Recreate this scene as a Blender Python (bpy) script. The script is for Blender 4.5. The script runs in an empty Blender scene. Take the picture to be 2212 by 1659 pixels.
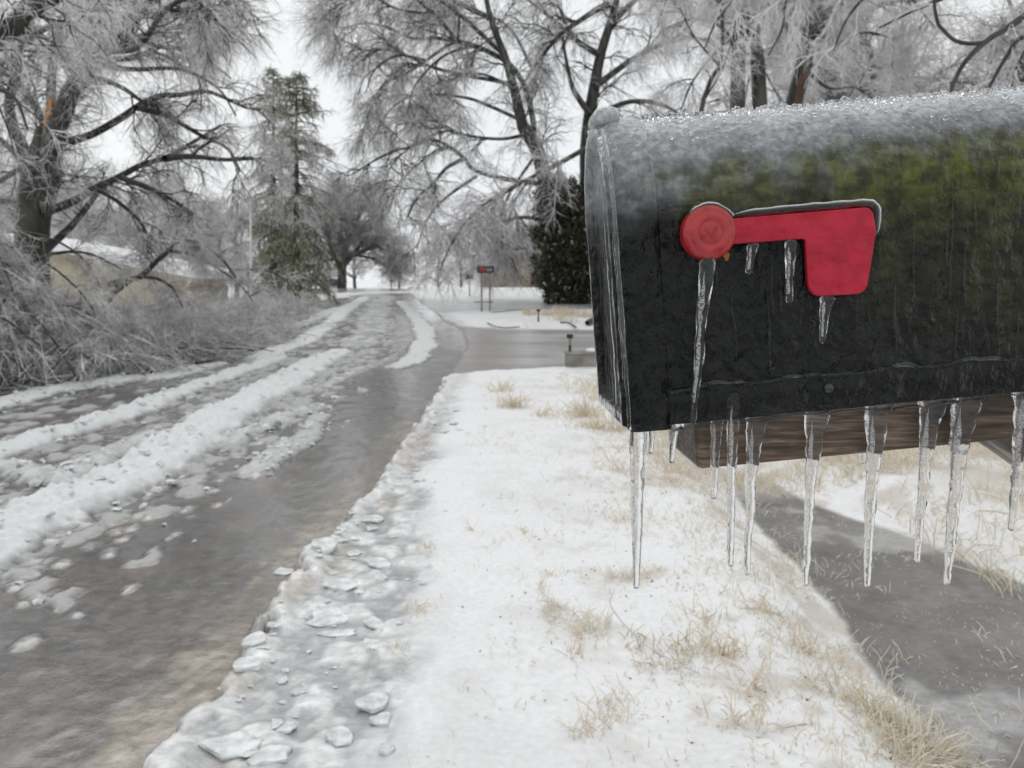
import bpy, math, random
import numpy as np
from mathutils import Vector, Matrix

# ------------------------------------------------------------------ camera, world, sun, exposure
sc = bpy.context.scene
COL = sc.collection
CAM_Z, PITCH, FPX = 1.2, math.radians(7.9), 1661.0
CP, SP = math.cos(PITCH), math.sin(PITCH)
cam_d = bpy.data.cameras.new("camera")
cam = bpy.data.objects.new("camera", cam_d)
COL.objects.link(cam)
cam.location = (0, 0, CAM_Z)
cam.rotation_euler = (math.pi / 2 - PITCH, 0, 0)
cam_d.sensor_width = 36.0
cam_d.lens = 36.0 * FPX / 2212.0
cam_d.clip_start, cam_d.clip_end = 0.02, 3000.0
cam_d.dof.use_dof = True
cam_d.dof.focus_distance = 0.565
cam_d.dof.aperture_fstop = 16.0
sc.camera = cam

w = bpy.data.worlds.new("World")
sc.world = w
w.use_nodes = True
nt = w.node_tree
nt.nodes.clear()
SUN_EL, SUN_AZ = math.radians(48), math.radians(-25)
sky = nt.nodes.new("ShaderNodeTexSky")
sky.sky_type = 'NISHITA'
sky.sun_disc = False
sky.sun_elevation = SUN_EL
sky.sun_rotation = SUN_AZ
hsv = nt.nodes.new("ShaderNodeHueSaturation")
hsv.inputs['Saturation'].default_value = 0.12
tcw = nt.nodes.new("ShaderNodeTexCoord")
nzw = nt.nodes.new("ShaderNodeTexNoise")
nzw.inputs['Scale'].default_value = 2.2
nzw.inputs['Detail'].default_value = 5
crw = nt.nodes.new("ShaderNodeValToRGB")
crw.color_ramp.elements[0].position, crw.color_ramp.elements[1].position = 0.3, 0.7
crw.color_ramp.elements[0].color = (9.0, 9.35, 9.6, 1)
crw.color_ramp.elements[1].color = (10.3, 10.45, 10.5, 1)
mxw = nt.nodes.new("ShaderNodeMixRGB")
mxw.inputs['Fac'].default_value = 0.86
bgw = nt.nodes.new("ShaderNodeBackground")
bgw.inputs['Strength'].default_value = 0.098
ow = nt.nodes.new("ShaderNodeOutputWorld")
nt.links.new(sky.outputs[0], hsv.inputs['Color'])
nt.links.new(tcw.outputs['Generated'], nzw.inputs['Vector'])
nt.links.new(nzw.outputs['Fac'], crw.inputs['Fac'])
nt.links.new(hsv.outputs[0], mxw.inputs['Color1'])
nt.links.new(crw.outputs[0], mxw.inputs['Color2'])
nt.links.new(mxw.outputs[0], bgw.inputs['Color'])
nt.links.new(bgw.outputs[0], ow.inputs['Surface'])

sun_d = bpy.data.lights.new("sun", 'SUN')
sun_d.energy = 0.6
sun_d.angle = math.radians(35)
sun_d.color = (1.0, 0.97, 0.93)
sun = bpy.data.objects.new("sun", sun_d)
COL.objects.link(sun)
sdir = Vector((math.sin(SUN_AZ) * math.cos(SUN_EL), math.cos(SUN_AZ) * math.cos(SUN_EL), math.sin(SUN_EL)))
sun.rotation_euler = sdir.to_track_quat('Z', 'Y').to_euler()

sc.view_settings.view_transform = 'Standard'
sc.view_settings.look = 'None'
sc.view_settings.exposure = 0.0
sc.view_settings.gamma = 1.0
sc.render.engine = 'CYCLES'
cy = sc.cycles
cy.use_denoising = True
cy.max_bounces = 12
cy.diffuse_bounces = 3
cy.glossy_bounces = 4
cy.transmission_bounces = 12
cy.transparent_max_bounces = 12
cy.sample_clamp_indirect = 6.0

RNG = np.random.default_rng(7)
random.seed(7)


# ------------------------------------------------------------------ helpers
def ray(u, v):
    xc, yc = (u - 1106.0) / FPX, -(v - 829.5) / FPX
    return np.array([xc, CP + yc * SP, -SP + yc * CP])


def px(u, v, Y):                      # photo point (2212-wide) carried out to depth Y
    d = ray(u, v)
    return np.array([0, 0, CAM_Z]) + d * (Y / d[1])


def sstep(a, b, x):
    t = np.clip((x - a) / (b - a), 0, 1)
    return t * t * (3 - 2 * t)


def base_h(x, y):                     # the lie of the land
    x, y = np.asarray(x, float), np.asarray(y, float)
    z = 0.02 * 3.0 * np.logaddexp(0, (np.minimum(y, 45) - 12) / 3.0)
    z = z - 0.03 * 4 * np.logaddexp(0, (np.minimum(y, 105) - 48) / 4.0)
    left = sstep(6.5, 15, -(x + 0.15 * np.maximum(y - 14, 0))) * sstep(5, 14, y)
    z = z - 0.95 * left
    z = z + 0.22 * sstep(1.5, 7, x) * sstep(16, 30, y)
    return z


def gp(u, v, off=-0.05):              # photo point dropped on to the land
    d = ray(u, v)
    t = (off - CAM_Z) / d[2] if d[2] < -1e-4 else 80.0
    t = min(t, 80.0)
    lo, hi = 0.5, 120.0
    for t in np.linspace(0.5, 120, 6000):
        p = np.array([0, 0, CAM_Z]) + d * t
        if p[2] <= base_h(p[0], p[1]) + off:
            break
    return p


def h2(ix, iy, seed):
    n = (ix.astype(np.int64) * 374761393 + iy.astype(np.int64) * 668265263 + seed * 1442695041) & 0xffffffff
    n = ((n ^ (n >> 13)) * 1274126177) & 0xffffffff
    n = (n ^ (n >> 16)) & 0xffffffff
    return n / 4294967295.0


def vnoise(x, y, seed=0):
    x, y = np.asarray(x, float), np.asarray(y, float)
    ix, iy = np.floor(x), np.floor(y)
    fx, fy = x - ix, y - iy
    fx, fy = fx * fx * (3 - 2 * fx), fy * fy * (3 - 2 * fy)
    a, b = h2(ix, iy, seed), h2(ix + 1, iy, seed)
    c, d = h2(ix, iy + 1, seed), h2(ix + 1, iy + 1, seed)
    return (a * (1 - fx) + b * fx) * (1 - fy) + (c * (1 - fx) + d * fx) * fy


def fbm(x, y, seed=0, o=4):
    s, a, t = 0, 0.5, 0
    for k in range(o):
        s = s + a * vnoise(x * 2 ** k + 13.7 * k, y * 2 ** k - 7.1 * k, seed + k)
        t += a
        a *= 0.5
    return s / t                      # 0..1


def worley(x, y, seed=0):
    ix, iy = np.floor(x), np.floor(y)
    f1 = np.full(np.shape(x), 9.0)
    f2 = f1.copy()
    cid = np.zeros(np.shape(x))
    for dx in (-1, 0, 1):
        for dy in (-1, 0, 1):
            cx, cyy = ix + dx, iy + dy
            qx = cx + 0.1 + 0.8 * h2(cx, cyy, seed)
            qy = cyy + 0.1 + 0.8 * h2(cx, cyy, seed + 5)
            d = np.hypot(x - qx, y - qy)
            n = d < f1
            f2 = np.where(n, f1, np.minimum(f2, d))
            cid = np.where(n, h2(cx, cyy, seed + 9), cid)
            f1 = np.where(n, d, f1)
    return f1, f2, cid


def link(name, me, mat=None, parent=None):
    o = bpy.data.objects.new(name, me)
    COL.objects.link(o)
    if mat is not None:
        me.materials.append(mat)
    if parent is not None:
        o.parent = parent
    return o


def mesh(name, V, F, mat=None, parent=None, smooth=True, origin=None, attrs=None):
    """V (n,3); F: list of face arrays (each (m,3) or (m,4)) or list of tuples. origin is subtracted."""
    V = np.asarray(V, float)
    if origin is not None:
        V = V - np.asarray(origin, float)
    me = bpy.data.meshes.new(name)
    if isinstance(F, np.ndarray):
        F = [F]
    if len(F) and isinstance(F[0], np.ndarray):
        loops = np.concatenate([f.reshape(-1) for f in F]).astype(np.int32)
        starts, c = [], 0
        for f in F:
            k = f.shape[1]
            starts.append(c + np.arange(f.shape[0], dtype=np.int32) * k)
            c += f.size
        starts = np.concatenate(starts).astype(np.int32)
    else:
        loops = np.array([i for f in F for i in f], np.int32)
        ln = np.array([len(f) for f in F], np.int32)
        starts = np.concatenate([[0], np.cumsum(ln)[:-1]]).astype(np.int32)
    me.vertices.add(len(V))
    me.vertices.foreach_set("co", V.astype(np.float32).reshape(-1))
    me.loops.add(len(loops))
    me.loops.foreach_set("vertex_index", loops)
    me.polygons.add(len(starts))
    me.polygons.foreach_set("loop_start", starts)
    me.polygons.foreach_set("use_smooth", np.full(len(starts), bool(smooth)))
    for k, a in (attrs or {}).items():
        a = np.asarray(a, np.float32)
        if a.ndim == 2:
            at = me.attributes.new(k, 'FLOAT_COLOR', 'POINT')
            if a.shape[1] == 3:
                a = np.concatenate([a, np.ones((len(a), 1), np.float32)], 1)
            at.data.foreach_set("color", a.reshape(-1))
        else:
            at = me.attributes.new(k, 'FLOAT', 'POINT')
            at.data.foreach_set("value", a)
    me.update(calc_edges=True)
    o = link(name, me, mat, parent)
    return o


def tag(o, label=None, cat=None, group=None, kind=None):
    if label: o['label'] = label
    if cat: o['category'] = cat
    if group: o['group'] = group
    if kind: o['kind'] = kind
    return o


def empty(name, loc, label=None, cat=None, group=None):
    o = bpy.data.objects.new(name, None)
    o.empty_display_size = 0.1
    COL.objects.link(o)
    o.location = loc
    return tag(o, label, cat, group)


def tubes(P, R, sides=3, cap=False):
    P = np.asarray(P, float); R = np.asarray(R, float)
    N, K, _ = P.shape
    T = np.gradient(P, axis=1)
    T /= np.linalg.norm(T, axis=2, keepdims=True) + 1e-9
    mean = T.mean(1, keepdims=True)
    ref = np.where(np.abs(mean[..., 2:3]) < 0.85, np.array([0, 0, 1.0]), np.array([1.0, 0, 0]))
    n1 = np.cross(T, np.broadcast_to(ref, T.shape)); n1 /= np.linalg.norm(n1, axis=2, keepdims=True) + 1e-9
    n2 = np.cross(T, n1)
    a = np.arange(sides) * 2 * math.pi / sides
    V = P[:, :, None, :] + R[:, :, None, None] * (np.cos(a)[None, None, :, None] * n1[:, :, None, :] + np.sin(a)[None, None, :, None] * n2[:, :, None, :])
    V = V.reshape(-1, 3)
    b = (np.arange(N) * K * sides)[:, None, None] + (np.arange(K - 1) * sides)[None, :, None]
    s0 = np.arange(sides)[None, None, :]
    s1 = (np.arange(sides) + 1) % sides
    s1 = s1[None, None, :]
    F = np.stack([b + s0, b + s1, b + sides + s1, b + sides + s0], -1).reshape(-1, 4)
    return V, F


def tube_set(parts, sides):           # several (P,R) batches in one vertex list
    Vs, Fs, off = [], [], 0
    for (P, R), s in zip(parts, sides):
        V, F = tubes(P, R, s)
        Vs.append(V); Fs.append(F + off); off += len(V)
    return np.concatenate(Vs), np.concatenate(Fs)


def smooth_path(pts, K):
    pts = np.asarray(pts, float)
    n = len(pts)
    if n == 2:
        t = np.linspace(0, 1, K)[:, None]
        return pts[0] * (1 - t) + pts[1] * t
    q = np.vstack([2 * pts[0] - pts[1], pts, 2 * pts[-1] - pts[-2]])
    u = np.linspace(0, n - 1 - 1e-6, K)
    i = u.astype(int); f = (u - i)[:, None]
    p0, p1, p2, p3 = q[i], q[i + 1], q[i + 2], q[i + 3]
    return 0.5 * (2 * p1 + (p2 - p0) * f + (2 * p0 - 5 * p1 + 4 * p2 - p3) * f * f + (3 * p1 - p0 - 3 * p2 + p3) * f ** 3)


def spawn(P, R, n, L, ang, droop, K, r0, rng, tmin=0.15, jit=0.22, taper=0.35, lend=0.45, floor=None, angsd=0.3):
    N, Kp, _ = P.shape
    ln = np.linalg.norm(np.diff(P, axis=1), axis=2).sum(1)
    idx = rng.choice(N, n, p=ln / ln.sum())
    t = tmin + (1 - tmin) * rng.random(n)
    f = t * (Kp - 1) * 0.9999
    i = f.astype(int); a = (f - i)[:, None]
    pos = P[idx, i] * (1 - a) + P[idx, i + 1] * a
    tan = P[idx, i + 1] - P[idx, i]
    tan /= np.linalg.norm(tan, axis=1, keepdims=True) + 1e-9
    rad = R[idx, i]
    rv = rng.normal(size=(n, 3))
    pp = rv - (rv * tan).sum(1, keepdims=True) * tan
    pp /= np.linalg.norm(pp, axis=1, keepdims=True) + 1e-9
    th = ang + angsd * rng.normal(size=(n, 1))
    d = np.cos(th) * tan + np.sin(th) * pp
    length = L * (0.45 + 0.9 * rng.random(n)) * (1 - lend * t)
    step = (length / (K - 1))[:, None]
    out = np.empty((n, K, 3)); out[:, 0] = pos
    for k in range(1, K):
        d = d + jit * rng.normal(size=(n, 3)) + np.array([0, 0, -droop])
        d /= np.linalg.norm(d, axis=1, keepdims=True) + 1e-9
        pos = pos + d * step
        if floor is not None:
            pos[:, 2] = np.maximum(pos[:, 2], base_h(pos[:, 0], pos[:, 1]) + floor)
        out[:, k] = pos
    rr = np.minimum(rad * 0.8, r0 * (0.7 + 0.6 * rng.random(n)))
    Rr = rr[:, None] * np.linspace(1, taper, K)[None, :]
    return out, Rr


# ------------------------------------------------------------------ materials
def mat(name):
    m = bpy.data.materials.new(name)
    m.use_nodes = True
    n = m.node_tree
    b = n.nodes['Principled BSDF']
    return m, n, b


def N(n, t, **kw):
    x = n.nodes.new(t)
    for k, v in kw.items():
        if k in x.inputs: x.inputs[k].default_value = v
        else: setattr(x, k, v)
    return x


def noise_mix(name, c1, c2, scale=8, rough=0.7, bump=0.0, bscale=None, lo=0.35, hi=0.65, coords='Object', stretch=None, spec=0.4, coat=0.0, detail=5):
    m, n, b = mat(name)
    tc = N(n, 'ShaderNodeTexCoord')
    mp = N(n, 'ShaderNodeMapping')
    if stretch: mp.inputs['Scale'].default_value = stretch
    n.links.new(tc.outputs[coords], mp.inputs[0])
    nz = N(n, 'ShaderNodeTexNoise', Scale=scale, Detail=detail)
    n.links.new(mp.outputs[0], nz.inputs['Vector'])
    cr = N(n, 'ShaderNodeValToRGB')
    cr.color_ramp.elements[0].position, cr.color_ramp.elements[1].position = lo, hi
    cr.color_ramp.elements[0].color = (*c1, 1); cr.color_ramp.elements[1].color = (*c2, 1)
    n.links.new(nz.outputs['Fac'], cr.inputs[0])
    n.links.new(cr.outputs[0], b.inputs['Base Color'])
    b.inputs['Roughness'].default_value = rough
    b.inputs['Specular IOR Level'].default_value = spec
    b.inputs['Coat Weight'].default_value = coat
    if bump:
        nb = N(n, 'ShaderNodeTexNoise', Scale=bscale or scale * 3, Detail=4)
        n.links.new(mp.outputs[0], nb.inputs['Vector'])
        bp = N(n, 'ShaderNodeBump', Strength=1.0, Distance=bump)
        n.links.new(nb.outputs['Fac'], bp.inputs['Height'])
        n.links.new(bp.outputs[0], b.inputs['Normal'])
        if coat: n.links.new(bp.outputs[0], b.inputs['Coat Normal'])
    return m


M = {}
M['bark'] = noise_mix('dark_wet_bark', (0.016, 0.015, 0.011), (0.07, 0.066, 0.055), 7, 0.45, 0.01, 25, stretch=(1, 1, 0.35))
M['bark_grey'] = noise_mix('grey_bark', (0.06, 0.056, 0.052), (0.15, 0.145, 0.14), 6, 0.5, 0.008, 20, stretch=(1, 1, 0.35))
M['bark_moss'] = noise_mix('mossy_bark', (0.04, 0.045, 0.02), (0.10, 0.105, 0.06), 5, 0.5, 0.008, 20)
M['twig'] = noise_mix('iced_twig', (0.37, 0.36, 0.365), (0.93, 0.915, 0.92), 2.6, 0.25, spec=0.6, lo=0.32, hi=0.68)
M['twig_near'] = noise_mix('thick_iced_twig', (0.55, 0.53, 0.535), (0.88, 0.87, 0.875), 3.0, 0.2, spec=0.7, lo=0.3, hi=0.7)
M['twig_dark'] = noise_mix('dark_iced_twig', (0.26, 0.25, 0.245), (0.92, 0.905, 0.905), 5.0, 0.35, spec=0.5, lo=0.35, hi=0.7)
M['twig_grey'] = noise_mix('grey_twig', (0.30, 0.29, 0.30), (0.56, 0.55, 0.56), 1.0, 0.4)
M['needle'] = noise_mix('olive_needles', (0.080, 0.090, 0.036), (0.24, 0.245, 0.135), 1.6, 0.5)
M['needle_dark'] = noise_mix('dark_evergreen', (0.020, 0.021, 0.010), (0.080, 0.078, 0.045), 2.0, 0.5)
M['raw_wood'] = noise_mix('raw_split_wood', (0.42, 0.20, 0.06), (0.62, 0.36, 0.14), 5, 0.6, 0.01, 30, stretch=(3, 3, 0.3))
M['old_wood'] = noise_mix('stained_wound', (0.05, 0.022, 0.012), (0.13, 0.06, 0.035), 6, 0.6)
M['siding'] = noise_mix('cream_siding', (0.42, 0.38, 0.275), (0.50, 0.455, 0.34), 2, 0.6)
M['fascia'] = noise_mix('tan_fascia', (0.30, 0.24, 0.17), (0.38, 0.31, 0.23), 2, 0.6)
M['roofsnow'] = noise_mix('roof_snow', (0.74, 0.75, 0.77), (0.84, 0.84, 0.85), 3, 0.6)
M['window'] = noise_mix('window_glass', (0.02, 0.022, 0.025), (0.05, 0.05, 0.055), 2, 0.1, spec=0.6)
M['white'] = noise_mix('white_paint', (0.70, 0.71, 0.72), (0.80, 0.80, 0.80), 4, 0.4)
M['blackpaint'] = noise_mix('black_paint', (0.010, 0.011, 0.012), (0.022, 0.023, 0.025), 6, 0.25, coat=0.5)
M['post_grey'] = noise_mix('weathered_post', (0.14, 0.135, 0.13), (0.28, 0.275, 0.265), 6, 0.6)
M['red'] = noise_mix('red_paint', (0.42, 0.01, 0.02), (0.50, 0.02, 0.03), 6, 0.35)
M['pale'] = noise_mix('pale_lettering', (0.35, 0.33, 0.32), (0.5, 0.48, 0.46), 20, 0.6)
M['carwhite'] = noise_mix('pale_car_paint', (0.42, 0.44, 0.46), (0.52, 0.54, 0.56), 2, 0.25, coat=0.6)
M['cardark'] = noise_mix('dark_car_paint', (0.012, 0.013, 0.015), (0.02, 0.021, 0.024), 2, 0.25, coat=0.6)
M['tyre'] = noise_mix('tyre_rubber', (0.015, 0.015, 0.015), (0.03, 0.03, 0.03), 20, 0.8)
M['concrete'] = noise_mix('stained_concrete', (0.10, 0.088, 0.065), (0.33, 0.32, 0.295), 3.2, 0.8, 0.01, 30, lo=0.3, hi=0.6)
M['leaf'] = noise_mix('orange_leaf', (0.30, 0.11, 0.015), (0.42, 0.19, 0.03), 200, 0.5)
M['weathered'] = noise_mix('grey_weathered_wood', (0.07, 0.06, 0.05), (0.36, 0.33, 0.29), 26, 0.7, 0.003, 60, stretch=(0.8, 2.0, 0.8))


def ground_mat():
    m, n, b = mat('snow_slush_and_ice')
    a = N(n, 'ShaderNodeAttribute'); a.attribute_name = 'albedo'
    r = N(n, 'ShaderNodeAttribute'); r.attribute_name = 'rough'
    gr = N(n, 'ShaderNodeAttribute'); gr.attribute_name = 'grain'
    tc = N(n, 'ShaderNodeTexCoord')
    nz = N(n, 'ShaderNodeTexNoise', Scale=42, Detail=8)
    n.links.new(tc.outputs['Object'], nz.inputs['Vector'])
    cr = N(n, 'ShaderNodeMapRange'); cr.inputs[1].default_value = 0.3; cr.inputs[2].default_value = 0.7
    cr.inputs[3].default_value = 0.92; cr.inputs[4].default_value = 1.06
    n.links.new(nz.outputs['Fac'], cr.inputs[0])
    mx = N(n, 'ShaderNodeMixRGB'); mx.blend_type = 'MULTIPLY'; mx.inputs[0].default_value = 1
    n.links.new(a.outputs['Color'], mx.inputs[1]); n.links.new(cr.outputs[0], mx.inputs[2])
    mp = N(n, 'ShaderNodeMapping'); mp.inputs['Scale'].default_value = (1.0, 1.6, 1.0); mp.inputs['Rotation'].default_value = (0, 0, 0.25)
    n.links.new(tc.outputs['Object'], mp.inputs[0])
    n3 = N(n, 'ShaderNodeTexNoise', Scale=21, Detail=10, Roughness=0.7, Distortion=0.3)
    n.links.new(mp.outputs[0], n3.inputs['Vector'])
    m3 = N(n, 'ShaderNodeMapRange'); m3.inputs[1].default_value = 0.32; m3.inputs[2].default_value = 0.68; m3.inputs[3].default_value = 0.5; m3.inputs[4].default_value = 1.5
    n.links.new(n3.outputs['Fac'], m3.inputs[0])
    wf = N(n, 'ShaderNodeMapRange'); wf.inputs[1].default_value = 0.62; wf.inputs[2].default_value = 0.25; wf.inputs[3].default_value = 0.0; wf.inputs[4].default_value = 1.0
    n.links.new(r.outputs['Fac'], wf.inputs[0])
    mw = N(n, 'ShaderNodeMixRGB'); mw.blend_type = 'MULTIPLY'
    n.links.new(wf.outputs[0], mw.inputs[0]); n.links.new(mx.outputs[0], mw.inputs[1]); n.links.new(m3.outputs[0], mw.inputs[2])
    n.links.new(mw.outputs[0], b.inputs['Base Color'])
    n.links.new(r.outputs['Fac'], b.inputs['Roughness'])
    n.links.new(wf.outputs[0], b.inputs['Coat Weight'])
    b.inputs['Coat IOR'].default_value = 1.33; b.inputs['Coat Roughness'].default_value = 0.17
    n2 = N(n, 'ShaderNodeTexNoise', Scale=75, Detail=6)
    n.links.new(tc.outputs['Object'], n2.inputs['Vector'])
    bp = N(n, 'ShaderNodeBump', Distance=0.006)
    n.links.new(gr.outputs['Fac'], bp.inputs['Strength'])
    n.links.new(n2.outputs['Fac'], bp.inputs['Height'])
    n.links.new(bp.outputs[0], b.inputs['Normal'])
    b.inputs['Specular IOR Level'].default_value = 0.5
    return m


M['ground'] = ground_mat()


def ice_mat():
    m, n, b = mat('clear_ice')
    b.inputs['Base Color'].default_value = (0.985, 0.99, 1.0, 1)
    b.inputs['Transmission Weight'].default_value = 1.0
    b.inputs['IOR'].default_value = 1.31
    b.inputs['Roughness'].default_value = 0.015
    tc = N(n, 'ShaderNodeTexCoord')
    mp = N(n, 'ShaderNodeMapping'); mp.inputs['Scale'].default_value = (1, 1, 0.45)
    n.links.new(tc.outputs['Object'], mp.inputs[0])
    nz = N(n, 'ShaderNodeTexNoise', Scale=420, Detail=3)
    n.links.new(mp.outputs[0], nz.inputs['Vector'])
    bp = N(n, 'ShaderNodeBump', Strength=0.6, Distance=0.0009)
    n.links.new(nz.outputs['Fac'], bp.inputs['Height'])
    n.links.new(bp.outputs[0], b.inputs['Normal'])
    return m


M['ice'] = ice_mat()


def bead_mat():
    m, n, b = mat('ice_granules')
    b.inputs['Base Color'].default_value = (0.98, 0.985, 0.99, 1)
    b.inputs['Transmission Weight'].default_value = 1.0
    b.inputs['IOR'].default_value = 1.31
    b.inputs['Roughness'].default_value = 0.03
    return m


M['bead'] = bead_mat()
M['frosted'] = M['bead'].copy()
M['frosted'].node_tree.nodes['Principled BSDF'].inputs['Roughness'].default_value = 0.4


def bubble_mat():                     # streaks of trapped air
    m, n, b = mat('trapped_bubbles')
    tc = N(n, 'ShaderNodeTexCoord')
    mp = N(n, 'ShaderNodeMapping'); mp.inputs['Scale'].default_value = (1, 1, 1.6)
    n.links.new(tc.outputs['Object'], mp.inputs[0])
    nz = N(n, 'ShaderNodeTexNoise', Scale=900, Detail=3)
    n.links.new(mp.outputs[0], nz.inputs['Vector'])
    mr = N(n, 'ShaderNodeMapRange'); mr.inputs[1].default_value = 0.46; mr.inputs[2].default_value = 0.58
    mr.inputs[3].default_value = 0.0; mr.inputs[4].default_value = 0.7
    n.links.new(nz.outputs['Fac'], mr.inputs[0])
    n.links.new(mr.outputs[0], b.inputs['Alpha'])
    b.inputs['Base Color'].default_value = (0.95, 0.95, 0.95, 1)
    b.inputs['Roughness'].default_value = 0.4
    return m


M['bubble'] = bubble_mat()


def slab_mat():
    m, n, b = mat('cloudy_ice_slab')
    tc = N(n, 'ShaderNodeTexCoord')
    nz = N(n, 'ShaderNodeTexNoise', Scale=30, Detail=5)
    n.links.new(tc.outputs['Object'], nz.inputs['Vector'])
    cr = N(n, 'ShaderNodeValToRGB')
    cr.color_ramp.elements[0].color = (0.50, 0.515, 0.515, 1); cr.color_ramp.elements[1].color = (0.82, 0.84, 0.84, 1)
    cr.color_ramp.elements[0].position, cr.color_ramp.elements[1].position = 0.32, 0.66
    n.links.new(nz.outputs['Fac'], cr.inputs[0]); n.links.new(cr.outputs[0], b.inputs['Base Color'])
    b.inputs['Roughness'].default_value = 0.28
    b.inputs['Subsurface Weight'].default_value = 0.3
    b.inputs['Subsurface Radius'].default_value = (0.02, 0.02, 0.022)
    nb = N(n, 'ShaderNodeTexNoise', Scale=90, Detail=4)
    n.links.new(tc.outputs['Object'], nb.inputs['Vector'])
    bp = N(n, 'ShaderNodeBump', Strength=0.8, Distance=0.004)
    n.links.new(nb.outputs['Fac'], bp.inputs['Height']); n.links.new(bp.outputs[0], b.inputs['Normal'])
    return m


M['slab'] = slab_mat()


def grass_mat():
    m, n, b = mat('iced_straw')
    at = N(n, 'ShaderNodeAttribute'); at.attribute_name = 'tint'
    cr = N(n, 'ShaderNodeValToRGB')
    e = cr.color_ramp.elements
    e[0].position, e[0].color = 0.0, (0.38, 0.27, 0.20, 1)
    e[1].position, e[1].color = 1.0, (0.82, 0.81, 0.79, 1)
    k = e.new(0.3); k.color = (0.70, 0.58, 0.40, 1)
    k = e.new(0.7); k.color = (0.82, 0.75, 0.61, 1)
    n.links.new(at.outputs['Fac'], cr.inputs[0]); n.links.new(cr.outputs[0], b.inputs['Base Color'])
    b.inputs['Roughness'].default_value = 0.25
    b.inputs['Coat Weight'].default_value = 0.6
    return m


M['grass'] = grass_mat()


# ------------------------------------------------------------------ the ground
def seg_dist(X, Y, pts, ws=None):
    """distance to a polyline and the interpolated parameter (0..n-1)"""
    best = np.full(X.shape, 1e9); par = np.zeros(X.shape)
    for i in range(len(pts) - 1):
        ax, ay = pts[i][:2]; bx_, by_ = pts[i + 1][:2]
        dx, dy = bx_ - ax, by_ - ay
        t = np.clip(((X - ax) * dx + (Y - ay) * dy) / (dx * dx + dy * dy + 1e-9), 0, 1)
        d = np.hypot(X - ax - t * dx, Y - ay - t * dy)
        n = d < best
        best = np.where(n, d, best); par = np.where(n, i + t, par)
    return best, par


EDGE_PX = [(350, 1659), (430, 1560), (530, 1430), (600, 1330), (660, 1240), (720, 1160), (790, 1070), (850, 990), (905, 920), (950, 850), (990, 780), (1012, 745),
           (1000, 712), (960, 690), (930, 668), (905, 648), (885, 634)]
EDGE = np.array([gp(*p)[:2] for p in EDGE_PX])
ey = np.concatenate([[-10], EDGE[:, 1], [90, 700]])
ex = np.concatenate([[EDGE[0, 0]], EDGE[:, 0], [EDGE[-1, 0] - 7, EDGE[-1, 0] - 80]])


def edge_x(y):
    return np.interp(y, ey, ex)


def poly(pxs):
    return np.array([gp(*p)[:2] for p in pxs])


RIDGES = [  # polyline, half width, height, whiteness
    (poly([(-250, 1330), (0, 1165), (200, 1078), (350, 995), (480, 905), (600, 838), (700, 778), (735, 762)]), 0.30, 0.085, 1.0),
    (poly([(-200, 1060), (0, 978), (150, 935), (270, 900), (400, 848), (520, 805), (600, 775)]), 0.20, 0.07, 0.95),
    (poly([(-150, 915), (0, 878), (100, 850), (250, 826), (345, 818), (470, 788)]), 0.24, 0.06, 0.95),
    (poly([(560, 775), (648, 741), (700, 708), (753, 665), (790, 642)]), 0.30, 0.05, 0.95),
    (poly([(640, 706), (690, 684), (735, 664)]), 0.28, 0.04, 0.8),
    (poly([(866, 652), (902, 688), (921, 726), (912, 756), (890, 780), (864, 793)]), 0.26, 0.05, 0.85),
    (poly([(840, 640), (815, 660), (800, 700), (778, 745)]), 0.42, 0.02, 0.42),
    (poly([(0, 1010), (130, 1040), (180, 1010), (330, 945)]), 0.13, 0.045, 0.6),
    (poly([(480, 960), (560, 925), (640, 895), (700, 880)]), 0.12, 0.035, 0.5),
    (poly([(540, 1020), (600, 985), (660, 950), (690, 900)]), 0.13, 0.04, 0.6),
    (poly([(500, 875), (600, 850), (700, 835), (780, 800), (850, 770)]), 0.12, 0.025, 0.35),
    (poly([(620, 652), (760, 634), (900, 630), (960, 628)]), 1.2, 0.02, 0.95),
]
TRACKS = [
    (poly([(886, 640), (912, 668), (945, 700), (1000, 742), (1030, 745)]), .55, (.15, .13, .12), .85),
    (poly([(990, 752), (960, 790), (940, 830), (905, 880)]), .34, (.12, .095, .085), .85),
    (poly([(872, 650), (862, 700), (835, 760), (800, 800)]), .35, (.19, .185, .18), .8),
    (poly([(0, 1015), (150, 968), (300, 905), (520, 825), (700, 748), (770, 700)]), .22, (.12, .105, .10), .85),
    (poly([(0, 925), (150, 880), (300, 850)]), .25, (.16, .15, .145), .7),
    (poly([(700, 745), (770, 690), (800, 655)]), .28, (.17, .16, .15), .8),
    (poly([(620, 1190), (720, 1040), (800, 940)]), .30, (.16, .155, .15), .5),
]
DITCH_L = poly([(2200, 1720), (2130, 1640), (2000, 1500), (1900, 1400), (1830, 1300), (1750, 1200), (1650, 1110), (1590, 1030), (1575, 1000)])
DL_Y = np.concatenate([[-10], DITCH_L[:, 1], [11]])
DL_X = np.concatenate([[DITCH_L[0, 0]], DITCH_L[:, 0], [DITCH_L[-1, 0] + .15]])


def axis_pts(lo_fine, hi_fine, step, growth, lo, hi):
    a = list(np.arange(lo_fine, hi_fine, step))
    s, v = step, hi_fine
    while v < hi:
        a.append(v); s *= growth; v += s
    a.append(hi)
    s, v = step, lo_fine - step
    b = []
    while v > lo:
        b.append(v); s *= growth; v -= s
    b.append(lo)
    return np.array(b[::-1] + a)


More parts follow.
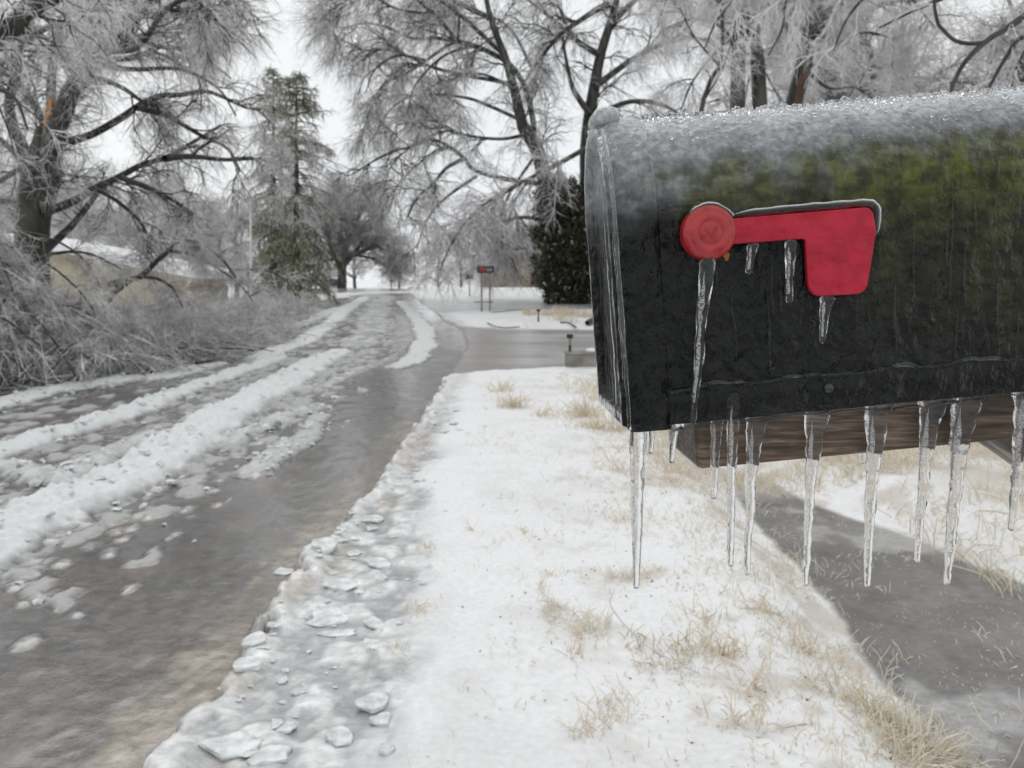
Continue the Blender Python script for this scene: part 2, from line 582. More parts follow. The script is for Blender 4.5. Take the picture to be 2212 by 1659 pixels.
def ground():
    xs = axis_pts(-1.6, 2.6, 0.0125, 1.0, -1.6, 2.6)
    left = axis_pts(-6.2, -1.6, 0.02, 1.11, -600, -1.6)
    left = left[left < -1.605]
    right = [2.6]; s = 0.014
    while right[-1] < 600:
        s = min(s * 1.10, 60); right.append(right[-1] + s)
    xs = np.unique(np.round(np.concatenate([left, xs, np.array(right)]), 5))
    ys = list(np.linspace(-10, 1.2, 24))
    y = 1.2
    while y < 70:
        y += max(0.012, 0.0068 * y); ys.append(y)
    while y < 700:
        y += 0.05 * y; ys.append(y)
    ys = np.array(ys)
    X, Y = np.meshgrid(xs, ys)
    sh = X.shape
    x, y = X.ravel(), Y.ravel()
    Z = base_h(x, y)
    dist = np.maximum(y, 1.5)
    ds = np.clip(dist / 4, 1, 6)
    # road edge, crumbly
    s = x - edge_x(y)
    f1, f2, cid = worley(x * 9, y * 7, 3)
    s = s + 0.10 * (fbm(x * 2.2, y * 2.2, 11) - 0.5) + 0.10 * (cid - 0.5) * np.clip(1.2 - f1, 0, 1) + 0.05 * (fbm(x * 14, y * 14, 12) - 0.5)
    wid = 5.2 + 0.02 * np.maximum(y - 12, 0)
    off_left = sstep(-wid - 0.25, -wid + 0.15, s)                     # 1 on the road
    road = sstep(0.03, -0.015, s) * off_left
    # driveways
    dnear = 10.15 + 0.35 * sstep(0.9, 0, s) * 0 + 0.10 * (fbm(x * 1.5, y * 1.5, 21) - 0.5)
    dfar = 16.6 + 0.9 * np.exp(-np.maximum(s, 0) / 0.8)
    dnear = dnear - 0.9 * np.exp(-np.maximum(s, 0) / 0.45)
    drive = sstep(-0.02, 0.1, y - dnear) * sstep(0.15, -0.15, y - dfar) * (s > -0.3)
    d2n = 23.6 + 0.12 * np.maximum(x - 3, 0); d2f = 27.8 + 0.3 * np.maximum(x - 1, 0)
    d2n = d2n - 1.5 * np.exp(-np.maximum(s, 0) / 1.0)
    drive2 = sstep(-0.3, 0.3, y - d2n) * sstep(0.4, -0.4, y - d2f) * (s > -0.3) * 0.85
    drv = np.maximum(drive, drive2)
    verge = (1 - road) * (1 - drv)
    # snow body
    n_low = fbm(x * 0.9, y * 0.9, 31)
    n_mid = fbm(x * 4.0, y * 4.0, 33)
    n_hi = fbm(x * 16, y * 16, 35)
    snow_h = 0.035 * (n_low - 0.5) + 0.022 * (n_mid - 0.5) + 0.008 * (n_hi - 0.5)
    # shoulder apron of ploughed slush
    ap_w = 0.56 * (1 - 0.55 * sstep(1.8, 6.0, y)) + 0.14 * (fbm(x * 1.6, y * 1.6, 41) - 0.5)
    apron = sstep(ap_w + 0.10, ap_w - 0.10, s) * (s > -0.05) * (1 - drv) * (1 - 0.6 * sstep(5, 9, y))
    g1, g2, gid = worley(x * 8, y * 6.5, 43)
    g1b, g2b, gidb = worley(x * 22, y * 17, 47)
    plate = np.clip((g2 - g1) * 4, 0, 1) * (gid > 0.55)
    lump = plate * (0.005 + 0.016 * (gid - 0.55)) + np.clip((g2b - g1b) * 5, 0, 1) * 0.004 * (gidb > 0.6)
    apron_h = -0.012 + lump + 0.008 * (n_hi - 0.5)
    curb = np.exp(-((s - 0.05) / 0.055) ** 2) * (0.012 + 0.024 * fbm(x * 7, y * 7, 51)) * sstep(-0.01, 0.03, s)
    Zv = snow_h * (1 - apron) + apron_h * apron + curb * (1 - drv)
    # road surface
    rb = -0.055 + 0.006 * (fbm(x * 6, y * 6, 61) - 0.5) + 0.0045 * (fbm(x * 17, y * 15, 63) - 0.5)
    ridge_h = np.zeros_like(x); ridge_c = np.zeros_like(x)
    for k, (pl, hw, hh, wh) in enumerate(RIDGES):
        if len(pl) < 2: continue
        lo, hi = pl.min(0) - hw * 2.5, pl.max(0) + hw * 2.5
        msk = (x > lo[0]) & (x < hi[0]) & (y > lo[1]) & (y < hi[1])
        if not msk.any(): continue
        xm, ym = x[msk], y[msk]
        d, par = seg_dist(xm, ym, pl)
        d = d + hw * 0.75 * (fbm(xm * 4.5, ym * 3.2, 70 + k) - 0.5) + hw * 0.35 * (fbm(xm * 16, ym * 11, 80 + k) - 0.5) + hw * 0.9 * (fbm(xm * 1.7, ym * 0.7, 85 + k) - 0.5) * sstep(9, 14, ym)
        endf = 1 - sstep(0.75, 1.05, par / (len(pl) - 1)) * 0.5
        prof = sstep(hw, hw * 0.42, d) * endf
        c1, c2, ci = worley(xm * 13, ym * 8, 90 + k)
        e1, e2, ei = worley(xm * 27, ym * 18, 95 + k)
        chunk = np.clip((c2 - c1) * 2.6, 0, 1) * (0.35 + 0.65 * ci) + 0.3 * np.clip((e2 - e1) * 2.6, 0, 1) * ei
        hgt = prof * hh * (0.40 + 0.34 * chunk + 0.5 * fbm(xm * 7, ym * 5, 180 + k) + 0.25 * fbm(xm * 30, ym * 22, 190 + k))
        ridge_h[msk] = np.maximum(ridge_h[msk], hgt)
        ridge_c[msk] = np.maximum(ridge_c[msk], sstep(0.12, 0.55, prof * (0.75 + 0.5 * chunk)) * wh)
    # loose floes between the tracks
    wx = x + 0.10 * (fbm(x * 9, y * 9, 301) - .5) + 0.03 * (fbm(x * 30, y * 30, 303) - .5); wy = y + 0.12 * (fbm(x * 9, y * 9, 305) - .5) + 0.03 * (fbm(x * 30, y * 30, 307) - .5)
    w1, w2, wi = worley(wx * 6.5, wy * 4.6, 101)
    lane = sstep(-0.9, -1.5, s) * (0.35 + 0.65 * fbm(x * 0.8, y * 0.6, 103))
    near_r = np.zeros_like(x)
    d, _ = seg_dist(x, y, RIDGES[0][0]); near_r = np.exp(-(np.maximum(d - 0.2, 0) / 0.42) ** 2)
    dens = np.clip(0.62 * near_r + 0.30 * lane * sstep(2.0, 6.0, y), 0, 0.85)
    floe = sstep(0.07, 0.14, w2 - w1) * (wi < dens) * road
    w1b, w2b, wib = worley(wx * 15, wy * 10.5, 107)
    floe2 = sstep(0.12, 0.25, w2b - w1b) * (wib < dens * 0.8) * road
    film = sstep(0.47, 0.66, fbm(x * 1.7, y * 0.9, 111)) * 0.45 + 0.3 * sstep(0.5, 0.7, fbm(x * 9, y * 4, 113))
    Zr = rb + ridge_h + 0.014 * floe * (0.5 + 0.9 * fbm(x * 25, y * 20, 309)) + 0.010 * floe2
    Z = Z + Zr * road + (1 - road) * (Zv * (1 - drv) + drv * (-0.035 + 0.008 * (n_mid - 0.5)))
    # ditch
    dlx = np.interp(y, DL_Y, DL_X) + 0.07 * (fbm(y * 3, x * 0 + 2.0, 121) - 0.5) + 0.05 * (fbm(x * 9, y * 9, 123) - 0.5)
    open_ = sstep(10.3, 8.5, y) * (y > -12)
    drx = 2.30 - 0.55 * sstep(3.1, 4.9, y) + 0.12 * (fbm(x * 2, y * 2, 127) - 0.5) + 0.45 * sstep(2.6, 1.6, y)
    bank = sstep(dlx - 0.42, dlx + 0.05, x) * sstep(drx + 0.55, drx - 0.05, x) * open_
    Z = Z - 0.17 * bank
    ice_len = sstep(5.15, 4.55, y + 0.5 * (fbm(x * 3, y * 3, 129) - 0.5))
    dice = sstep(dlx - 0.02, dlx + 0.03, x) * sstep(drx + 0.03, drx - 0.03, x) * ice_len
    patch = sstep(0.60, 0.72, fbm(x * 3.1, y * 3.1, 131)) * 0.7
    lvl = -0.165 + 0.004 * (n_mid - 0.5)
    Z = Z * (1 - dice) + (base_h(x, y) + lvl) * dice
    Z = Z + 0.12 * sstep(2.6, 5, x) * sstep(8, 2, y)

    # ---- albedo (what the stuff is: clean snow, dirty slush, sand, wet asphalt, ice)
    def c(r, g_, b_): return np.array([r, g_, b_])[None, :]
    def mix(a, b_, t): return a * (1 - t[:, None]) + b_ * t[:, None]
    n_s = fbm(x * 2.3, y * 2.3, 141)
    snow = mix(c(0.82, 0.825, 0.83) * np.ones((len(x), 1)), c(0.70, 0.69, 0.69), sstep(0.5, 0.75, n_s) * 0.6)
    thin = sstep(0.56, 0.74, fbm(x * 6, y * 6, 143)) * sstep(-0.6, 0.9, x - 0.2) * sstep(8, 6, np.abs(y - 3))
    snow = mix(snow, c(0.56, 0.51, 0.45), thin * 0.75)
    tan = sstep(0.50, 0.68, fbm(x * 0.7, y * 0.5, 145)) * sstep(16.5, 18, y) * sstep(23.5, 21, y) * sstep(0.2, 1.0, x)
    tan2 = sstep(2.2, 3.0, x) * sstep(11, 8, y) * (0.25 + 0.75 * sstep(0.42, 0.6, fbm(x * 2.4, y * 2.4, 147)))
    tan3 = sstep(1.0, 1.3, x) * sstep(4.7, 5.4, y) * sstep(10, 8, y) * sstep(0.4, 0.6, fbm(x * 2, y * 2, 149))
    snow = mix(snow, c(0.44, 0.37, 0.26), np.clip(np.maximum(np.maximum(tan, tan2), tan3), 0, 1) * 0.62)
    ap_c = mix(c(0.36, 0.362, 0.37) * np.ones((len(x), 1)), c(0.72, 0.735, 0.73), np.clip(plate * 0.75 + 0.45 * np.clip((g2b - g1b) * 3, 0, 1) * (gidb > 0.5), 0, 1))
    ap_c = mix(ap_c, c(0.34, 0.27, 0.20), sstep(0.52, 0.66, fbm(x * 3.3, y * 3.3, 151)) * sstep(0.34, 0.05, s) * 0.8)
    verge_c = mix(snow, ap_c, apron)
    verge_c = mix(verge_c, c(0.80, 0.80, 0.79), np.clip(curb * 26, 0, 0.8))
    wet = mix(c(0.085, 0.078, 0.072) * np.ones((len(x), 1)), c(0.25, 0.245, 0.24), film)
    for tpl, thw, tc_, tst in TRACKS:
        td, _ = seg_dist(x, y, tpl)
        td = td + thw * 0.9 * (fbm(x * 2.2, y * 1.1, 271) - 0.5)
        wet = mix(wet, c(*tc_), sstep(thw, thw * .5, td) * tst)
    streak = sstep(0.46, 0.62, fbm(x * 5 + y * 1.5, y * 17, 173)) * sstep(0.42, 0.58, fbm(x * 1.6, y * 1.6, 175))
    wet = mix(wet, c(0.055, 0.050, 0.047), streak * 0.6)
    wet = mix(wet, c(0.135, 0.105, 0.092), sstep(0.5, 0.64, fbm(x * 5, y * 2.6, 153)) * 0.55)
    sw = 0.19 * (0.6 + 0.8 * fbm(x * 1.4, y * 1.4, 155))
    sand = sstep(-sw - 0.04, -sw + 0.04, s + 0.10 * (fbm(x * 5, y * 5, 157) - 0.5)) * sstep(9.5, 5.5, y)
    sandc = mix(c(0.20, 0.168, 0.13) * np.ones((len(x), 1)), c(0.30, 0.26, 0.21), sstep(0.4, 0.65, fbm(x * 12, y * 12, 159)))
    wet = mix(wet, sandc, sand * (0.45 + 0.55 * sstep(0.35, 0.6, fbm(x * 4, y * 2.5, 171))))
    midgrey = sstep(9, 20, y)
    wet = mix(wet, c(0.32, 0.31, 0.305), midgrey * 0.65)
    roadc = mix(wet, c(0.60, 0.61, 0.605), np.clip(0.85 * floe + 0.7 * floe2, 0, 0.9) * 0.75)
    roadc = mix(roadc, c(0.76, 0.775, 0.77), ridge_c)
    dvc = mix(c(0.50, 0.495, 0.49) * np.ones((len(x), 1)), c(0.34, 0.32, 0.31), sstep(0.42, 0.6, fbm(x * 0.7, y * 1.8, 161)) * 0.7)
    dvc = mix(dvc, c(0.24, 0.21, 0.195), sstep(1.4, 0.2, s) * 0.7)
    dvc = mix(dvc, c(0.70, 0.70, 0.705), sstep(0.50, 0.66, fbm(x * 0.55 + 2, y * 1.3, 311)) * sstep(0.3, 2.0, s) * 0.7)
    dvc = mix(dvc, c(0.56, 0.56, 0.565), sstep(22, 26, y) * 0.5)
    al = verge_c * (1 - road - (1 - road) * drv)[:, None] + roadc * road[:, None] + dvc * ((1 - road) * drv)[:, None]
    ditc = mix(c(0.165, 0.157, 0.15) * np.ones((len(x), 1)), c(0.22, 0.21, 0.205), sstep(0.4, 0.65, fbm(x * 4, y * 4, 163)))
    ditc = mix(ditc, c(0.115, 0.08, 0.065), sstep(0.58, 0.7, fbm(x * 7, y * 7, 165)) * 0.5)
    ditc = mix(ditc, c(0.7, 0.7, 0.7), patch * 0.5)
    al = mix(al, ditc, dice)
    wetness = np.clip(road * (1 - ridge_c) * (1 - 0.8 * floe) * (1 - 0.6 * film), 0, 1)
    rough = 0.72 - (0.50 + 0.12 * streak) * wetness - 0.30 * apron * (1 - road) - 0.30 * drv * (1 - road)
    rough = rough * (1 - dice) + 0.44 * dice
    grain = np.clip(0.26 + 0.15 * dice + 0.4 * ridge_c + 0.12 * wetness + 0.15 * apron, 0, 1)
    grain = grain * np.clip(4.0 / dist, 0.05, 1)
    V = np.stack([x, y, Z], 1)
    ny, nx = sh
    i = np.arange(ny - 1)[:, None] * nx + np.arange(nx - 1)[None, :]
    i = i.ravel()
    F = np.stack([i, i + 1, i + 1 + nx, i + nx], 1)
    fm = lambda a: a[F].mean(1)
    cls = np.zeros(len(F), int)                                        # 0 snowy ground
    cls[(fm(drv) > 0.5) & (fm(road) < 0.5)] = 2
    cls[fm(road) > 0.5] = 1
    cls[fm(dice) > 0.5] = 3
    cls[(cls == 2) & (fm(y) > 20)] = 4
    names = ['snowy_ground', 'road', 'driveway', 'frozen_ditch', 'driveway']
    for k in range(5):
        f = F[cls == k]
        if not len(f): continue
        used, inv = np.unique(f, return_inverse=True)
        o = mesh(names[k], V[used], inv.reshape(-1, 4), M['ground'], attrs=dict(albedo=al[used], rough=rough[used], grain=grain[used]))
        o['kind'] = 'structure'
    # sampler for placing things on the ground
    def zat(px_, py_):
        ix = np.clip(np.searchsorted(xs, px_) - 1, 0, nx - 2); iy = np.clip(np.searchsorted(ys, py_) - 1, 0, ny - 2)
        return Z.reshape(sh)[iy, ix]
    return zat


ZAT = ground()


def Zg(x, y):
    return float(ZAT(np.array([x]), np.array([y]))[0])


# ------------------------------------------------------------------ small modelling helpers
def box_arr(sx, sy, sz, c=(0, 0, 0), bev=0.0):
    bm = __import__('bmesh').new()
    import bmesh
    bmesh.ops.create_cube(bm, size=1)
    for v in bm.verts: v.co = Vector((v.co.x * sx, v.co.y * sy, v.co.z * sz))
    if bev:
        bmesh.ops.bevel(bm, geom=bm.edges[:], offset=bev, segments=2, affect='EDGES', profile=0.5)
    bm.verts.index_update()
    V = np.array([v.co[:] for v in bm.verts]) + np.array(c)
    F = [tuple(v.index for v in f.verts) for f in bm.faces]
    bm.free()
    return V, F


def join(arrs):
    Vs, Fs, off = [], [], 0
    for V, F in arrs:
        Vs.append(np.asarray(V)); Fs += [tuple(int(i) + off for i in f) for f in F]; off += len(V)
    return np.concatenate(Vs), Fs


def extrude(poly2, axis_o, ex_, ey_, ez_, d0, d1, bev=0.0):
    """polygon in the plane (ex,ey) at axis_o, thickened along ez from d0 to d1"""
    p = np.asarray(poly2, float); n = len(p)
    q = lambda s, d: axis_o + s[:, :1] * ex_ + s[:, 1:2] * ey_ + d * ez_
    if bev:
        c = p.mean(0); inn = p.copy()
        for i in range(n):
            a, b, c_ = p[i - 1], p[i], p[(i + 1) % n]
            t1 = (b - a) / (np.linalg.norm(b - a) + 1e-9); t2 = (c_ - b) / (np.linalg.norm(c_ - b) + 1e-9)
            t = t1 + t2; t /= np.linalg.norm(t) + 1e-9
            inn[i] = b + bev * np.array([-t[1], t[0]]) * ORI(p)
        rings = [q(p, d0), q(p, d1 - np.sign(d1 - d0) * bev * .8), q(inn, d1)]
    else:
        rings = [q(p, d0), q(p, d1)]
    V = np.concatenate(rings); F = []
    for r in range(len(rings) - 1):
        for i in range(n):
            j = (i + 1) % n
            F.append((r * n + i, r * n + j, (r + 1) * n + j, (r + 1) * n + i))
    F.append(tuple(range(n))[::-1]); F.append(tuple((len(rings) - 1) * n + i for i in range(n)))
    return V, F


def ORI(p):
    a = 0.0
    for i in range(len(p)):
        a += p[i - 1][0] * p[i][1] - p[i][0] * p[i - 1][1]
    return 1.0 if a > 0 else -1.0


def rounded(poly2, radii, seg=5):
    p = [np.asarray(a, float) for a in poly2]; n = len(p); out = []
    for i in range(n):
        a, b, c = p[i - 1], p[i], p[(i + 1) % n]
        r = radii[i] if hasattr(radii, '__len__') else radii
        if r <= 0: out.append(b); continue
        d1 = (a - b) / np.linalg.norm(a - b); d2 = (c - b) / np.linalg.norm(c - b)
        s, e = b + d1 * r, b + d2 * r
        for k in range(seg + 1):
            t = k / seg
            out.append((1 - t) ** 2 * s + 2 * t * (1 - t) * b + t * t * e)
    return np.array(out)


# ------------------------------------------------------------------ THE MAILBOX
TILT, YAW = math.radians(5.0), math.radians(2.4)
EX = np.array([math.cos(TILT) * math.cos(YAW), math.cos(TILT) * math.sin(YAW), math.sin(TILT)])
EY = np.array([-math.sin(YAW), math.cos(YAW), 0.0])
EZ = np.cross(EX, EY)
MB0 = px(1386, 909, 0.53)            # near bottom corner at the front of the body
BW, BH, BD, BL = 0.118, 0.2117, 0.068, 0.48   # width, height, dome height, length
POST_X = 0.60


def mb(lx, ly, lz):
    lx, ly, lz = np.asarray(lx, float), np.asarray(ly, float), np.asarray(lz, float)
    return MB0 + lx[..., None] * EX + ly[..., None] * EY + lz[..., None] * EZ


def mb_local(p):
    d = np.asarray(p) - MB0
    return np.array([d @ EX, d @ EY, d @ EZ])


def on_side(u, v, ly=0.0):           # photo point on the near side wall, local (x, z)
    d = ray(u, v); o = np.array([0, 0, CAM_Z])
    t = ((MB0 + ly * EY - o) @ EY) / (d @ EY)
    l = mb_local(o + d * t)
    return np.array([l[0], l[2]])


post_base = MB0 + (POST_X) * EX + BW / 2 * EY
post_base = np.array([post_base[0], post_base[1], Zg(post_base[0], post_base[1])])
MBOX = empty('mailbox', post_base, 'black arched mailbox glazed with ice, mossy side and red flag, in front', 'mailbox')


def mb_mat():
    m, n, b = mat('iced_black_mailbox')
    z = N(n, 'ShaderNodeAttribute'); z.attribute_name = 'lz'
    xx = N(n, 'ShaderNodeAttribute'); xx.attribute_name = 'lx'
    tc = N(n, 'ShaderNodeTexCoord')
    def nz(s, d=4, st=None, off=(0, 0, 0)):
        mp = N(n, 'ShaderNodeMapping'); mp.inputs['Location'].default_value = off
        if st: mp.inputs['Scale'].default_value = st
        n.links.new(tc.outputs['Object'], mp.inputs[0])
        q = N(n, 'ShaderNodeTexNoise', Scale=s, Detail=d); n.links.new(mp.outputs[0], q.inputs['Vector']); return q.outputs['Fac']
    def mth(op, a, b_):
        q = N(n, 'ShaderNodeMath'); q.operation = op
        for i, k in enumerate((a, b_)):
            if isinstance(k, (int, float)): q.inputs[i].default_value = k
            else: n.links.new(k, q.inputs[i])
        return q.outputs[0]
    def rng(v, a, b_, c=0.0, d=1.0):
        q = N(n, 'ShaderNodeMapRange'); q.interpolation_type = 'SMOOTHSTEP'
        for i, k in enumerate((a, b_, c, d)): q.inputs[i + 1].default_value = k
        n.links.new(v, q.inputs[0]); return q.outputs[0]
    def mixc(f, a, b_):
        q = N(n, 'ShaderNodeMixRGB')
        n.links.new(f, q.inputs[0])
        for i, k in ((1, a), (2, b_)):
            if isinstance(k, tuple): q.inputs[i].default_value = (*k, 1)
            else: n.links.new(k, q.inputs[i])
        return q.outputs[0]
    low = nz(16, 3)
    zz = mth('ADD', z.outputs['Fac'], mth('MULTIPLY', mth('SUBTRACT', low, 0.5), 0.05))
    frost = rng(mth('SUBTRACT', zz, mth('MULTIPLY', xx.outputs['Fac'], 0.075)), 0.136, 0.192)
    blot = rng(nz(14, 5, (1, 1, 0.55), (3, 1, 7)), 0.40, 0.56)
    zone = mth('MULTIPLY', rng(z.outputs['Fac'], 0.015, 0.10), rng(mth('ADD', z.outputs['Fac'], mth('MULTIPLY', mth('SUBTRACT', low, 0.5), 0.04)), 0.199, 0.180))
    xn = mth('ADD', xx.outputs['Fac'], mth('MULTIPLY', mth('SUBTRACT', nz(22, 4, None, (9, 2, 4)), 0.5), 0.16))
    xz = mth('ADD', mth('MULTIPLY', rng(xn, 0.11, 0.20), 1.0), mth('MULTIPLY', rng(z.outputs['Fac'], 0.135, 0.155), rng(xn, 0.0, 0.035)))
    mossf = mth('MULTIPLY', mth('MULTIPLY', zone, mth('MINIMUM', xz, 1.0)), mth('MULTIPLY', mth('ADD', mth('MULTIPLY', blot, 0.6), 0.42), rng(nz(75, 5, (1, 1, 0.4), (5, 5, 1)), 0.3, 0.6, 0.35, 1.0)))
    streak = mth('MULTIPLY', rng(nz(60, 3, (1, 1, 0.06)), 0.5, 0.62), 0.35)
    mosstop = rng(z.outputs['Fac'], 0.12, 0.18)
    mosscol = mixc(mosstop, (0.027, 0.032, 0.009), (0.080, 0.088, 0.012))
    col = mixc(streak, (0.0028, 0.0038, 0.0042), (0.009, 0.011, 0.007))
    col = mixc(mossf, col, mosscol)
    speck = nz(260, 5)
    fc = mixc(rng(speck, 0.32, 0.68), (0.235, 0.245, 0.255), (0.335, 0.35, 0.36))
    top = rng(zz, 0.198, 0.225)
    fc = mixc(top, fc, mixc(rng(speck, 0.35, 0.65), (0.40, 0.40, 0.41), (0.58, 0.59, 0.60)))
    ff = mth('MULTIPLY', frost, mth('SUBTRACT', 1.0, mth('MULTIPLY', mossf, 0.85)))
    col = mixc(ff, col, fc)
    mot = rng(nz(70, 4, (1, 1, 1.9), (2, 8, 3)), 0.34, 0.66, 0.45, 1.35)  # mottling: lumpy ice refraction painted into the colour, mixed with moss clumps
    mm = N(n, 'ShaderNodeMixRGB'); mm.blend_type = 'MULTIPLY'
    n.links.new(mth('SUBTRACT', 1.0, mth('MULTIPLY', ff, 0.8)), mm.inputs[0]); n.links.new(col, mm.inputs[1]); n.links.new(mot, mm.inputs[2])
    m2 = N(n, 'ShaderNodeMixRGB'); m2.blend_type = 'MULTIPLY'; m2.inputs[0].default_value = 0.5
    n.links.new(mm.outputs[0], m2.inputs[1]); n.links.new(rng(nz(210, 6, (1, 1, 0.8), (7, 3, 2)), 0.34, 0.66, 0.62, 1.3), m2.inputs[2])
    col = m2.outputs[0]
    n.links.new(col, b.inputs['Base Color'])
    b.inputs['Roughness'].default_value = 0.45
    b.inputs['Specular IOR Level'].default_value = 0.06
    b.inputs['Coat Weight'].default_value = 0.9
    b.inputs['Coat Roughness'].default_value = 0.02
    b.inputs['Coat IOR'].default_value = 1.31
    h = mth('ADD', nz(110, 3, (1, 1, 0.7)), mth('MULTIPLY', nz(38, 2, (1.2, 1, 0.6)), 1.6))
    bp = N(n, 'ShaderNodeBump', Strength=1.0, Distance=0.0075)
    n.links.new(h, bp.inputs['Height'])
    n.links.new(bp.outputs[0], b.inputs['Coat Normal'])
    b2 = N(n, 'ShaderNodeBump', Strength=0.5, Distance=0.0015)
    n.links.new(speck, b2.inputs['Height'])
    n.links.new(b2.outputs[0], b.inputs['Normal'])
    return m


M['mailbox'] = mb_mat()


def arch(hw_, straight, dome, n=48, low=0.0):
    """near-bottom corner up over the dome to the far-bottom corner, (ly, lz) with ly centred on 0"""
    a = [(-hw_, low + (straight - low) * t) for t in np.linspace(0, 1, 14)]
    a += [(-hw_ * math.cos(t), straight + dome * math.sin(t)) for t in np.linspace(0, math.pi, n)[1:-1]]
    a += [(hw_, straight + (low - straight) * t) for t in np.linspace(0, 1, 14)]
    return np.array(a)


def loft(profile_fn, xs, cy_, matl, name, parent, closed=True, wob=0.0, caps=True, seed=1):
    rings = [profile_fn(x) for x in xs]
    n = len(rings[0])
    L = np.array([[(x, cy_ + p[0], p[1]) for p in r] for x, r in zip(xs, rings)])
    if wob:
        w_ = wob * (fbm(L[..., 0] * 90 + 5, (L[..., 1] + L[..., 2] * 1.3) * 90, seed) - 0.5) * 2
        nrm = L - np.array([0, cy_, 0.12])[None, None]
        nrm[..., 0] = 0
        nrm /= np.linalg.norm(nrm, axis=2, keepdims=True)
        L = L + nrm * w_[..., None]
    W = mb(L[..., 0], L[..., 1], L[..., 2]).reshape(-1, 3)
    F = []
    for k in range(len(xs) - 1):
        for i in range(n if closed else n - 1):
            j = (i + 1) % n
            F.append((k * n + i, (k + 1) * n + i, (k + 1) * n + j, k * n + j))
    if caps:
        F.append(tuple(range(n))); F.append(tuple((len(xs) - 1) * n + i for i in range(n))[::-1])
    return mesh(name, W, F, matl, parent, True, origin=post_base, attrs=dict(lz=L[..., 2].ravel() + 0.009, lx=L[..., 0].ravel()))


HW = BW / 2
STR = BH - BD
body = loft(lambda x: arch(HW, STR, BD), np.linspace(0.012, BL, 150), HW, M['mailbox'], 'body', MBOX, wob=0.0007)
# skirt round the foot of the body (the floor pan folded up over the walls)
sk = []
for (y0, y1) in ((-0.0022, 0.0), (BW, BW + 0.0022)):
    xs_ = np.linspace(0.0195, BL, 120)
    up = 0.0215 + 0.0018 * (fbm(xs_ * 40, xs_ * 0, 5) - 0.5) * 2
    rows = []
    for (yy, zz) in ((y1 if y0 < 0 else y0, None), (y0 if y0 < 0 else y1, -0.0012), (y0 if y0 < 0 else y1, -0.004), (y1 if y0 < 0 else y0, -0.0045)):
        if zz is None: z_ = up + 0.0008
        elif zz == -0.0012: z_ = up - 0.001
        else: z_ = np.full_like(xs_, zz)
        rows.append(mb(xs_, np.full_like(xs_, yy), z_))
    R_ = np.array(rows); n_ = len(xs_)
    V_ = R_.reshape(-1, 3)
    F_ = [(r * n_ + i, r * n_ + i + 1, (r + 1) * n_ + i + 1, (r + 1) * n_ + i) for r in range(3) for i in range(n_ - 1)]
    sk.append((V_, F_))
V_, F_ = join(sk)
lz = (V_ - MB0) @ EZ + 0.009; lx = (V_ - MB0) @ EX
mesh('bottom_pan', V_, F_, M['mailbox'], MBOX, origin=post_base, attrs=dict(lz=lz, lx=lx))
V_, F_ = box_arr(BL - 0.02, BW, 0.003)
V_ = mb(V_[:, 0] + BL / 2 + 0.01, V_[:, 1] + HW, V_[:, 2] - 0.0035)
mesh('bottom_panel', V_, F_, M['blackpaint'], MBOX, origin=post_base)


def door_prof(x):
    t = (x + 0.008) / 0.028
    g = 0.0036 - 0.002 * max(0, (t - 0.75) / 0.25) ** 2 - 0.0045 * max(0, (0.25 - t) / 0.25) ** 2
    return arch(HW + g, STR, BD + g, low=-0.0075)


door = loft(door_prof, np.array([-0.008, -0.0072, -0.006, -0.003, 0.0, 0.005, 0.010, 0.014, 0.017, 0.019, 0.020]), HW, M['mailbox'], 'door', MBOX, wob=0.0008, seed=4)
# raised frame, panel and ice ribs on the door's face
rings = []
for dx, g in ((-0.0075, -0.001), (-0.0125, -0.003), (-0.0125, -0.010), (-0.0075, -0.013)):
    p = arch(HW + g, STR, BD + g, low=-0.006 - g)
    rings.append(mb(np.full(len(p), dx) - 0.0012 * (fbm(p[:, 0] * 90, p[:, 1] * 90, 8) - 0.3), HW + p[:, 0], p[:, 1]))
n_ = len(rings[0]); V_ = np.concatenate(rings)
F_ = [(r * n_ + i, r * n_ + (i + 1) % n_, (r + 1) * n_ + (i + 1) % n_, (r + 1) * n_ + i) for r in range(3) for i in range(n_)]
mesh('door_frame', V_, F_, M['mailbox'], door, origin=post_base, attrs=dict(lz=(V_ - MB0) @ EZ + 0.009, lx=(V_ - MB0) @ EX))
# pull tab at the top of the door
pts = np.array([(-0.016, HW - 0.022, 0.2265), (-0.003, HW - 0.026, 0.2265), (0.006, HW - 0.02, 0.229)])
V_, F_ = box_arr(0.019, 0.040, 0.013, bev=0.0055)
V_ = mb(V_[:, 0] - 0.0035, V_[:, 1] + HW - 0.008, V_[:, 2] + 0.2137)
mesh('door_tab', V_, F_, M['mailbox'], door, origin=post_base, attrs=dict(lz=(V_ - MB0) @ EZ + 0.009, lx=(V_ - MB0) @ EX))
# thick vertical ribs of ice frozen to the door edge
P_, R_ = [], []
for yy, z0, z1, r in ((-0.006, -0.004, 0.19, 0.0022), (-0.002, 0.03, 0.203, 0.0026), (0.006, -0.002, 0.15, 0.002), (0.026, 0.06, 0.19, 0.0024), (0.045, 0.0, 0.18, 0.002), (0.012, 0.10, 0.21, 0.002)):
    zs = np.linspace(z0, z1, 40)
    hid = STR
    yy_ = np.where(zs > hid, HW - (HW - yy) * np.sqrt(np.clip(1 - ((zs - hid) / (BD + .004)) ** 2, 0, 1)), yy)
    P_.append(mb(np.full(40, -0.010) + 0.0016 * (fbm(zs * 60, zs * 0 + yy * 99, 3) - 0.5), yy_ + 0.007 * (fbm(zs * 30, zs * 0 + yy * 77, 6) - 0.5), zs))
    R_.append(0.65 * r * (0.4 + 1.2 * fbm(zs * 90, zs * 0 + yy * 50, 7)))
V_, F_ = tubes(np.array(P_), np.array(R_), 8)
